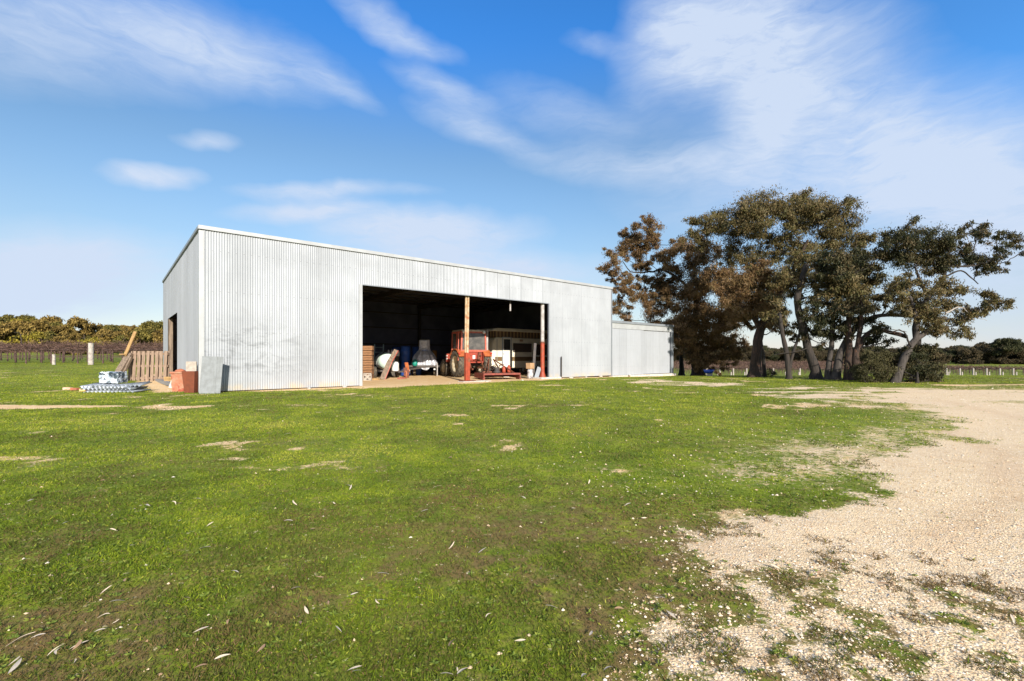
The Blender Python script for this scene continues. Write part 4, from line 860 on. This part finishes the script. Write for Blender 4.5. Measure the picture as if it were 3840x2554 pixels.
for k in range(8):
    Yr = 37+3.0*k; x0 = -1.16*Yr-4
    vine_row('vine_row', [(x0, Yr-1.5), (-15.5-.1*k, Yr+2.4)], ('bare brown vine row nearest the yard in the left vineyard' if k == 0 else 'bare brown vine row behind the nearest one in the left vineyard'), 'vine rows of the left vineyard', zc=1.02 if k < 2 else 1.0, th=.62, dens=95, sz=(.5, .035), trunk=.065)
Yp = 85; kx = 0
for px in range(2600, 4100, 50):
    x = (px-CX)/F*Yp; xx2 = x
    vine_row('vine_row', [(x, Yp+.6), (x+18, Yp+96)], 'thin bare vine row running away across the right vineyard', 'vine rows of the right vineyard', zc=.95, th=.40, dens=12, sz=(.7, .06), trunk=.05, spacing=2.6, side=.5)
    if px >= 2640:
        postobj('row_end_post', Vector((x, Yp, Hf(x, Yp))), .12, 1.22, 'white end post at the head of a row in the right vineyard', 'end posts of the right vineyard rows')
        xa = x+1.25; postobj('anchor_stake', Vector((xa, Yp-1.6, Hf(xa, Yp-1.6))), .10, .58, 'short white anchor stake in front of a row end post', 'anchor stakes of the right vineyard')
for k in range(10):
    y_ = Yp+7+7*k; x = (3790-CX)/F*Yp+k*2.2*.9
    postobj('row_post', Vector((x, y_, Hf(x, y_))), .12, 1.3, 'pale post farther along the rightmost vineyard rows', 'row posts at the far right')
# far white shed
wt = at(3517, 190); o = MB().box((0, 0, 1.0), (4.4, 2.4, 2.4)).build('wall', mat('painted_white', (.8, .8, .8), None), None)
fw = empty('far_building', Vector((wt.x, wt.y, Hf(wt.x, wt.y))), 0, 'small white building in front of the distant dark wood', 'building'); o.parent = fw
MB().prism([(-2.3, 2.2), (2.3, 2.2), (2.2, 2.5), (-2.2, 2.45)], -1.3, 1.3).build('roof', whitepl, fw)
# blue tub by the big gum
tb = at(2658, 32.5); tbt = empty('blue_tub', tb, 0, 'small blue tub on a pale stand beside the reddish gum trunk', 'tub')
MB().lathe([(.01, .18), (.24, .18), (.36, .42), (.34, .42), (.22, .22), (.01, .22)], 20).build('tub', mat('bright_blue', (.02, .07, .42), None, 3, .4), tbt); MB().box((.05, 0, .08), (.3, .25, .2)).build('stand', concrete_pale, tbt)

# ------------------------------------------------------------------ trees
leaf_brown = leafmat('gum_leaves_brown', [(.045, .038, .018), (.14, .088, .042), (.26, .15, .072), (.21, .155, .062), (.36, .24, .15)], .5, .45)
leaf_olive = leafmat('gum_leaves_olive', [(.022, .026, .012), (.070, .060, .025), (.145, .10, .042), (.105, .105, .038), (.20, .15, .08)], .5, .18)
leaf_dark = leafmat('gum_leaves_dark', [(.014, .020, .010), (.040, .044, .020), (.075, .066, .030), (.12, .09, .048)], .5, .15)
leaf_shrub = leafmat('shrub_leaves', [(.03, .03, .014), (.07, .065, .028), (.11, .095, .045)], .6, .2)
def leaves_for(cl, k, size, seed):
    rs = np.random.RandomState(seed); P = []; Vv = []; tw = []
    for (c, r) in cl:
        c = np.array(c); ns = max(5, int(10*r*r+4)); q = rs.normal(size=(ns, 3)); q = (1+.25*rs.normal(size=(ns, 1)))*q/np.linalg.norm(q, axis=1, keepdims=True)*(rs.rand(ns, 1)**.45)*[1, 1, .72]*r*.82
        cen = c+q
        for j in range(ns):
            rr = r*(.24+.24*rs.rand()); nl = int(k*r*r/ns*(.6+.8*rs.rand())); d = rs.normal(size=(nl, 3)); d /= np.linalg.norm(d, axis=1, keepdims=True)
            d[:, 2] = np.where(rs.rand(nl) < .35, np.abs(d[:, 2]), d[:, 2])
            p = cen[j]+d*rr*(np.minimum(np.abs(rs.normal(size=(nl, 1))), 1.6)*.62+.12)*[1.2, 1.2, .85]+[0, 0, -.10]*rs.rand(nl, 1); P.append(p); tone = .5+.22*rs.normal(); Vv.append(np.clip(tone+.16*rs.normal(size=nl), 0, 1)); tw.append((c, cen[j]))
    P = np.concatenate(P); n = len(P); D = rs.normal(size=(n, 3))*.55+[0, 0, -.75]
    return P, D, size[0]*(.6+.8*rs.rand(n)), size[1]*(.7+.6*rs.rand(n)), np.concatenate(Vv), tw
def gum(name, label, cat, trunk, r0, clumps, bark, leaf, seed, k=2700, size=(.135, .045), extra=(), group=None, rtop=.35, forks=(), flare=1.5, dark_limbs=None):
    rnd = random.Random(seed); base = trunk[0]; root = empty(name, base, 0, label, cat, group)
    rel = [Vector(p)-Vector(base) for p in trunk]; n = len(rel)
    T = MB(); 
    def path(pts, ra, rb, seg=14, fl=False, wob=.03):
        out = []; rad = []; m = len(pts)-1
        for i in range(seg+1):
            u = i/seg*m; a = min(int(u), m-1); f = u-a
            p0, p1, p2, p3 = pts[max(a-1, 0)], pts[a], pts[a+1], pts[min(a+2, m)]
            q = .5*((2*p1)+(-p0+p2)*f+(2*p0-5*p1+4*p2-p3)*f*f+(-p0+3*p1-3*p2+p3)*f**3)
            g = ra+(rb-ra)*(i/seg)**.8
            if fl: g *= 1+(flare-1)*math.exp(-i/seg*14)
            g *= 1+rnd.uniform(-.07, .07); q = q+Vector([rnd.uniform(-1, 1)*wob*(.5 if i == 0 else 1) for _ in range(3)])
            out.append(q); rad.append(g)
        return out, rad
    tp, trr = path(rel, r0, r0*rtop, 18, True, r0*.10); tp[0].z = -.15
    T.tube(tp, trr, 12); nodes = list(zip(tp[4:], trr[4:]))
    for f in forks:
        q, rq = path([Vector(p)-Vector(base) for p in f[0]], f[1], f[1]*.45, 14, False, f[1]*.15); T.tube(q, rq, 9); nodes += list(zip(q, rq))
    T.build('trunk', bark, root, fix=False)
    B = MB(); cl = [(Vector(c)-Vector(base), r) for c, r in clumps]
    cl.sort(key=lambda c: min((c[0]-q).length for q, _ in nodes))
    for c, r in cl:
        best = min(nodes, key=lambda nd: (c-nd[0]).length+1.2*max(0, nd[0].z-c.z+.3)); s, rs_ = best; ln = (c-s).length
        rb = min(rs_*.72, .03+.028*ln); mid = s.lerp(c, .5)+Vector((rnd.uniform(-.12, .12)*ln, rnd.uniform(-.12, .12)*ln, -.04*ln+rnd.uniform(-.08, .12)*ln))
        q, rq = path([s, s.lerp(mid, .5)+Vector((0, 0, .05*ln)), mid, c], rb, .022, 8, False, .02*min(ln, 2)); B.tube(q, rq, 6, cap=False); nodes += list(zip(q[2:], rq[2:]))
    P, D, Lg, Wd, vv, tw = leaves_for(cl, k, size, seed)
    for a, b in tw:
        a, b = Vector(a), Vector(b); m = a.lerp(b, .5)+Vector([rnd.uniform(-.1, .1) for _ in range(3)]); B.tube([a, m, b], [.018, .012, .005], 4, cap=False)
    B.build('limbs', dark_limbs or bark, root, fix=False)
    for e in extra:
        q, rq = path([Vector(p)-Vector(base) for p in e[0]], e[1], e[1]*.2, 14, False, e[1]*.5); MB().tube(q, rq, 7).build('bare_limb', e[2], root, fix=False)
    cards('crown', P, D, Lg, Wd, vv, leaf, root)
    return root
def CL(Y, L_, dmax=.9, seed=0, ns=2):
    r = random.Random(seed); out = [(pix(a, b, Y+r.uniform(-dmax, dmax)), c*1.14) for a, b, c in L_]
    for p, c in list(out):                        # smaller side sprays that break up the outline
        for _ in range(ns):
            a = r.random()*6.28; out.append((p+Vector((math.cos(a)*c*1.0, r.uniform(-.5, .5)*c, math.sin(a)*c*.75-.1)), c*r.uniform(.35, .6)))
    return out
def TP(Y, L_, dys=None): return [pix(a, b, Y+(dys[i] if dys else 0)) for i, (a, b) in enumerate(L_)]
def base_at(px, Y): return at(px, Y)
GT = 'gum trees at the edge of the yard'
gum('gum_tree', 'broad brown crowned gum with red trunk base beside the lean-to', 'tree', [base_at(2618, 35)]+TP(35, [(2605, 1330), (2598, 1250), (2615, 1180), (2610, 1090)]), .42,
    CL(35, [(2435,850,.85),(2385,885,.9),(2335,930,.95),(2300,985,.75),(2395,955,.8),(2452,915,.65),(2285,1025,.45),(2335,1062,.45),(2475,960,.5),(2520,955,.85),(2562,915,.8),(2600,1000,1.25),(2535,1015,.8),
     (2325,1085,.5),(2318,1130,.65),(2335,1180,.55),(2400,1115,.85),(2470,1085,.8),(2450,1165,1.0),(2640,945,1.1),(2650,1050,1.35),(2565,1100,1.25),(2640,1150,1.35),(2730,1080,1.2),(2560,1190,1.15),(2650,1250,1.2),(2720,1220,1.1),(2570,1275,1.0),(2640,1305,.85),(2722,1300,.85),(2600,1335,.8),(2690,1345,.8),(2640,1345,.7),(2730,1270,.9),(2600,1240,1.1),(2680,1180,1.1),(2500,1100,.9),(2500,1210,.8),(2480,1040,.7),(2360,1040,.6),(2420,1000,.6),(2420,1050,.6),(2745,1160,1.0),(2740,1330,.6)], 1.3, 1, 4), bark_r, leaf_brown, 101, k=2500,
    extra=[(TP(35, [(2590, 1080), (2500, 1015), (2430, 1020), (2370, 1022), (2335, 980)]), .12, bark_d)], group=GT, dark_limbs=bark_d)
gum('gum_tree', 'small dark gum with a thin black trunk right against the end of the lean-to', 'tree', [base_at(2556, 37)]+TP(37, [(2556, 1340), (2562, 1260)]), .24, CL(37, [(2570,1240,1.0),(2545,1290,.8),(2590,1300,.8),(2535,1235,.8)], 1, 2), bark_d, leaf_olive, 102, group=GT)
gum('gum_tree', 'tallest gum, thick red barked trunk and high spreading dome of foliage', 'tree', [base_at(2830, 28.5)]+TP(28.5, [(2838, 1330), (2850, 1240), (2905, 1130), (2945, 1060)], [0, .2, .5, 1]), .34,
    CL(29.5, [(2850,765,1.15),(2783,800,1.15),(2712,832,1.15),(2645,862,1.0),(2603,885,.7),(2900,800,1.0),(2830,850,1.2),(2752,880,1.0),(2980,775,1.2),(3062,775,1.2),(3010,832,1.2),(3120,795,1.05),(3178,830,1.1),(3100,862,1.2),(3190,900,1.1),(3245,890,.7),(2940,885,1.0),(2890,950,1.1),(3015,935,.8),(2800,955,1.0),(3090,950,.9),(3180,980,1.0),(3225,985,.6),(2730,960,.8),(2850,1010,.9)], 1.6, 3), bark_r, leaf_olive, 103, k=2000,
    forks=[(TP(28.9, [(2905, 1130), (2960, 1060), (3040, 1010), (3130, 965)]), .17), (TP(29, [(2935, 1085), (2990, 980), (3030, 900)]), .15), (TP(28.6, [(2850, 1235), (2825, 1190), (2790, 1160), (2760, 1090)]), .16)], group=GT, rtop=.55, dark_limbs=bark_d)
gum('gum_tree', 'thin dark trunked gum beside the thick red trunk, with a dense brown crown', 'tree', [base_at(2867, 29.6)]+TP(29.6, [(2862, 1340), (2850, 1250), (2830, 1160)]), .13,
    CL(29.4, [(2765,1065,1.15),(2830,1045,1.2),(2888,1085,1.15),(2800,1120,1.15),(2868,1150,1.1),(2905,1160,.8),(2778,1180,.8),(2905,1215,.7),(2700,1025,.9),(2860,1210,.6)], .8, 4), bark_d, leaf_brown, 104, group=GT)
gum('gum_tree', 'slim dark gum forking low into a V between the two leaning trunks', 'tree', [base_at(2958, 25)]+TP(25, [(2957, 1390), (2950, 1330), (2932, 1240), (2925, 1180)]), .15,
    CL(25.3, [(2920,1175,.55),(3000,1215,.45),(2945,1250,.4),(2925,1120,.6)], .5, 5), bark_d, leaf_olive, 105, forks=[(TP(25, [(2962, 1380), (2975, 1320), (2995, 1260), (3003, 1200)]), .10)], group=GT, rtop=.6)
gum('gum_tree', 'dark gum whose long bare trunk leans left as it rises, mid row', 'tree', [base_at(3063, 24.9)]+TP(24.9, [(3052, 1370), (3030, 1300), (3003, 1200), (2990, 1130), (3003, 1060), (3025, 990)]), .25,
    CL(25.3, [(3000,1000,.8),(3062,1040,.8),(2960,1065,.7),(3120,1035,.8),(3095,1100,.7),(3030,960,.9),(2920,1040,.6)], 1.0, 6), bark_d, leaf_olive, 106, k=2200, group=GT, rtop=.5, extra=[(TP(24.8, [(3100, 1310), (3050, 1300), (2990, 1318), (2900, 1330)]), .05, bark_d)])
gum('gum_tree', 'upright grey trunked gum under dark green foliage in the right half of the row', 'tree', [base_at(3105, 24.3)]+TP(24.3, [(3108, 1370), (3118, 1300), (3122, 1230), (3128, 1150)]), .15,
    CL(24.6, [(3078,1200,.75),(3132,1135,.9),(3062,1240,.55),(3152,1215,.65),(3110,1262,.5),(3060,1140,.6)], .8, 7), bark_g, leaf_dark, 107, group=GT, rtop=.6, dark_limbs=bark_d)
gum('gum_tree', 'grey trunked gum bending right into a long level limb', 'tree', [base_at(3133, 24)]+TP(24, [(3140, 1370), (3155, 1320), (3195, 1245), (3260, 1195), (3330, 1182), (3420, 1186), (3500, 1200)]), .2,
    CL(24.3, [(3190,1080,.9),(3232,1132,.8),(3160,1060,.7),(3262,1065,.8),(3290,1115,.5)], .9, 8), bark_g, leaf_olive, 108, group=GT, rtop=.3, dark_limbs=bark_d,
    extra=[(TP(23.6, [(3185, 1270), (3240, 1250), (3330, 1236), (3400, 1245)]), .045, deadw)])
gum('gum_tree', 'stout double trunked gum with black bark left of the round shrub', 'tree', [base_at(3182, 23.7)]+TP(23.7, [(3180, 1370), (3185, 1300), (3180, 1220), (3200, 1130), (3205, 1060)]), .2,
    CL(24, [(3205,1020,.9),(3262,1000,.8),(3142,965,.8),(3275,1262,.5),(3300,1245,.45),(3240,1190,.55),(3150,1010,.8),(3215,1160,.5),(3100,1000,.7)], 1.0, 9), bark_r, leaf_dark, 109,
    forks=[(TP(23.5, [(3200, 1428), (3208, 1370), (3218, 1300), (3260, 1250), (3310, 1240), (3400, 1262)]), .2), (TP(23.5, [(3215, 1310), (3225, 1240), (3230, 1150), (3225, 1080)]), .13)], group=GT, rtop=.45, dark_limbs=bark_d)
gum('gum_tree', 'gum with pale split base leaning steeply right', 'tree', [base_at(3355, 21.3)]+TP(21.3, [(3375, 1385), (3400, 1327), (3435, 1272), (3490, 1235), (3545, 1190)]), .185,
    CL(21.5, [(3420,1062,.7),(3380,1040,.55),(3520,1080,.7),(3480,1122,.8),(3420,1152,.6),(3545,1150,.8),(3592,1100,.5),(3465,1180,.7),(3562,1200,.6),(3502,1222,.55),(3602,1232,.4),(3700,1100,.5),(3742,1140,.5),(3690,1150,.5),(3640,1172,.4),(3630,1250,.3),(3380,1110,.45)], .7, 10), bark_g, leaf_olive, 110, k=2100, size=(.12, .038),
    forks=[(TP(21.3, [(3428, 1285), (3440, 1230), (3432, 1170), (3410, 1110)]), .13)], extra=[(TP(21, [(3545, 1175), (3600, 1152), (3640, 1180), (3700, 1203)]), .04, deadw), (TP(21, [(3420, 1300), (3380, 1240), (3330, 1250)]), .05, bark_d)], group=GT, rtop=.5, dark_limbs=bark_d)
gum('gum_tree', 'wind swept gum behind the dark shrub, reaching far right on bare limbs', 'tree', [base_at(3440, 23)]+TP(23, [(3440, 1300), (3436, 1216), (3470, 1130), (3542, 1037)]), .2,
    CL(23, [(3372,902,.9),(3430,890,.95),(3345,950,.7),(3402,960,.9),(3470,930,.8),(3460,985,.65),(3540,905,.7),(3565,960,.7),(3520,945,.6),(3650,862,.55),(3700,882,.4),(3612,925,.4),(3590,890,.5),(3782,882,.45),(3806,915,.42),(3760,925,.35),(3672,960,.5),(3712,1005,.4),(3640,985,.5),(3740,965,.35),(3545,1000,.5),(3750,1000,.3)], .8, 11), bark_d, leaf_dark, 111, k=2300, size=(.12, .038),
    forks=[(TP(23, [(3542, 1037), (3548, 1000), (3600, 1000), (3660, 995)]), .08), (TP(23, [(3542, 1040), (3600, 1015), (3640, 1040), (3668, 1065)]), .045), (TP(23, [(3480, 1120), (3450, 1050), (3430, 1000)]), .09)], group=GT, rtop=.45)
gum('shrub', 'round olive shrub between the double trunked gum and the leaning gum', 'shrub', [base_at(3286, 22), at(3288, 22)+Vector((0, 0, .5))], .08,
    CL(21.6, [(3285,1360,.75),(3248,1370,.5),(3322,1370,.5),(3290,1325,.4),(3252,1402,.45),(3316,1402,.45),(3265,1335,.4),(3310,1335,.4),(3285,1408,.45)], .4, 12), bark_d, leaf_shrub, 112, k=5200, size=(.075, .03))
gum('shrub', 'dark green shrub at the foot of the leaning gum, right end of the row', 'shrub', [base_at(3440, 20.8), at(3440, 20.8)+Vector((0, 0, .5))], .08,
    CL(21.8, [(3440,1370,.8),(3400,1385,.55),(3487,1375,.5),(3440,1315,.55),(3400,1325,.45),(3465,1408,.45),(3420,1412,.45),(3480,1335,.45),(3500,1405,.35),(3450,1295,.4)], .4, 13), bark_d, leaf_dark, 113, k=4600, size=(.09, .034))
gum('shrub', 'tiny dark weed clump behind the thin dark trunk', 'shrub', [base_at(2890, 29), at(2890, 29)+Vector((0, 0, .2))], .03, CL(29, [(2890,1392,.3),(2905,1398,.25)], .2, 14), bark_d, leaf_dark, 114, k=3000, size=(.07, .025))

# distant woods: each tree its own thing, a few shapes shared
def copy_tree(root):
    r = root.copy(); C.objects.link(r)
    for ch in root.children:
        c = ch.copy(); C.objects.link(c); c.parent = r
    return r
wood_cols = {'yellow': [(.06, .06, .02), (.16, .13, .02), (.27, .22, .03), (.34, .27, .05)], 'brown': [(.05, .038, .015), (.13, .088, .025), (.22, .15, .04), (.30, .21, .06)],
             'olive': [(.035, .036, .013), (.095, .085, .022), (.17, .14, .035), (.25, .20, .05)], 'dark': [(.015, .022, .012), (.035, .042, .02), (.06, .06, .027), (.085, .078, .035)], 'darkb': [(.02, .022, .014), (.05, .042, .022), (.085, .062, .033), (.11, .085, .045)]}
prot = {}
def proto(kind, seed, hh, wide, label, group, k=420, low=False):
    r = random.Random(seed); cl = []
    for i in range(13):
        z = hh*(.13 if low else .40)+(hh*(.76 if low else .50))*r.random(); a = r.random()*6.28; q = wide*math.sqrt(r.random())*(1-.35*abs(z/hh-.65))
        cl.append((Vector((q*math.cos(a), q*math.sin(a), z)), (.9+.8*r.random())*wide/3.2))
    m = MATS.get('wood_'+kind) or leafmat('wood_'+kind, wood_cols[kind], .6, .15)
    return gum('wood_tree', label, 'tree', [Vector((0, 0, 0)), Vector((r.uniform(-.5, .5), 0, hh*.35)), Vector((r.uniform(-.8, .8), 0, hh*.6))], .2, cl, bark_g, m, seed, k=k, size=(.55, .30), group=group)
GL = 'sunlit trees of the left wood'; GR = 'dark trees of the far right wood'
labL = {'yellow': 'bright yellow green bushy tree in the sunlit wood behind the left vineyard', 'brown': 'rusty brown crowned tree in the sunlit wood behind the left vineyard', 'olive': 'olive green tree in the sunlit wood behind the left vineyard'}
PL = [proto('yellow', 301, 6, 3.4, labL['yellow'], GL, low=True), proto('brown', 302, 8, 3.4, labL['brown'], GL), proto('olive', 303, 8, 3.4, labL['olive'], GL), proto('yellow', 304, 5, 3.2, labL['yellow'], GL, low=True), proto('brown', 305, 7, 3.6, labL['brown'], GL, low=True), proto('olive', 306, 9, 3.0, labL['olive'], GL)]
labR = {'dark': 'dark green gum in the distant wood beyond the right vineyard', 'darkb': 'dark brownish gum in the distant wood beyond the right vineyard'}
PR = [proto('dark', 401, 11, 4.2, labR['dark'], GR), proto('darkb', 402, 10, 4.4, labR['darkb'], GR, low=True), proto('dark', 403, 12, 4, labR['dark'], GR), proto('darkb', 404, 11, 4.5, labR['darkb'], GR, low=True)]
used = set()
def put(P, i, x, y, s, sz=1.0):
    p = P[i]
    if (id(P), i) in used: o = copy_tree(p)
    else: o = p; used.add((id(P), i))
    o.location = (x, y, Hf(x, y)-.2); o.rotation_euler = (0, 0, rw.random()*6.28); o.scale = (s, s, s*sz); return o
rw = random.Random(5); hgt_of = lambda t: max(c[2] for ch in t.children for c in ch.bound_box)
PH = [hgt_of(t) for t in PL]; PQ = [hgt_of(t) for t in PR]
for k in range(190):                                  # left wood
    yy = 84+110*(k/150)+rw.uniform(-3, 3); px = rw.uniform(-260, 660)
    if yy < 96: i = rw.choice([0, 3, 3, 0, 4])
    else: i = rw.choice([0, 1, 2, 4, 5, 1, 2])
    if px > 420 and yy < 130: i = rw.choice([1, 2, 4, 5])
    top = np.interp(px, [-300, 0, 100, 190, 245, 275, 320, 350, 390, 425, 470, 560, 640], [1165, 1174, 1178, 1196, 1208, 1232, 1222, 1236, 1234, 1212, 1208, 1214, 1222])
    g0 = Hf((px-CX)/F*yy, yy); av = EYE+(HY-top)/F*yy-g0; sc_ = av/PH[i]*rw.uniform(.52, 1.0)
    put(PL, i, (px-CX)/F*yy, yy, min(1.3, max(.34, sc_)), 1.0)
for i, px, yy, h_ in ((1, 322, 112, 7.9), (5, 425, 104, 6.0), (1, 520, 98, 6.0), (2, 585, 96, 7.4), (5, 60, 150, 9.8), (4, 150, 140, 9.0)): put(PL, i, (px-CX)/F*yy, yy, h_/PH[i])
for k in range(190):                                  # right wood
    yy = 184+55*rw.random()**1.4; px = 2480+1560*((k+rw.random())/190)
    i = rw.choice([1, 3, 3]) if yy < 192 else rw.randrange(4); top = np.interp(px, [2500, 2800, 3100, 3400, 3560, 3700, 3840, 4100], [1288, 1282, 1292, 1288, 1288, 1276, 1268, 1268])
    av = EYE+(HY-top)/F*yy-Hf((px-CX)/F*yy, yy); o = put(PR, i, (px-CX)/F*yy, yy, av/PQ[i]*rw.uniform(.72, 1.0)); o.location.z -= (1.0 if yy < 194 else .3)
put(PR, 2, (3770-CX)/F*186, 186, .88)
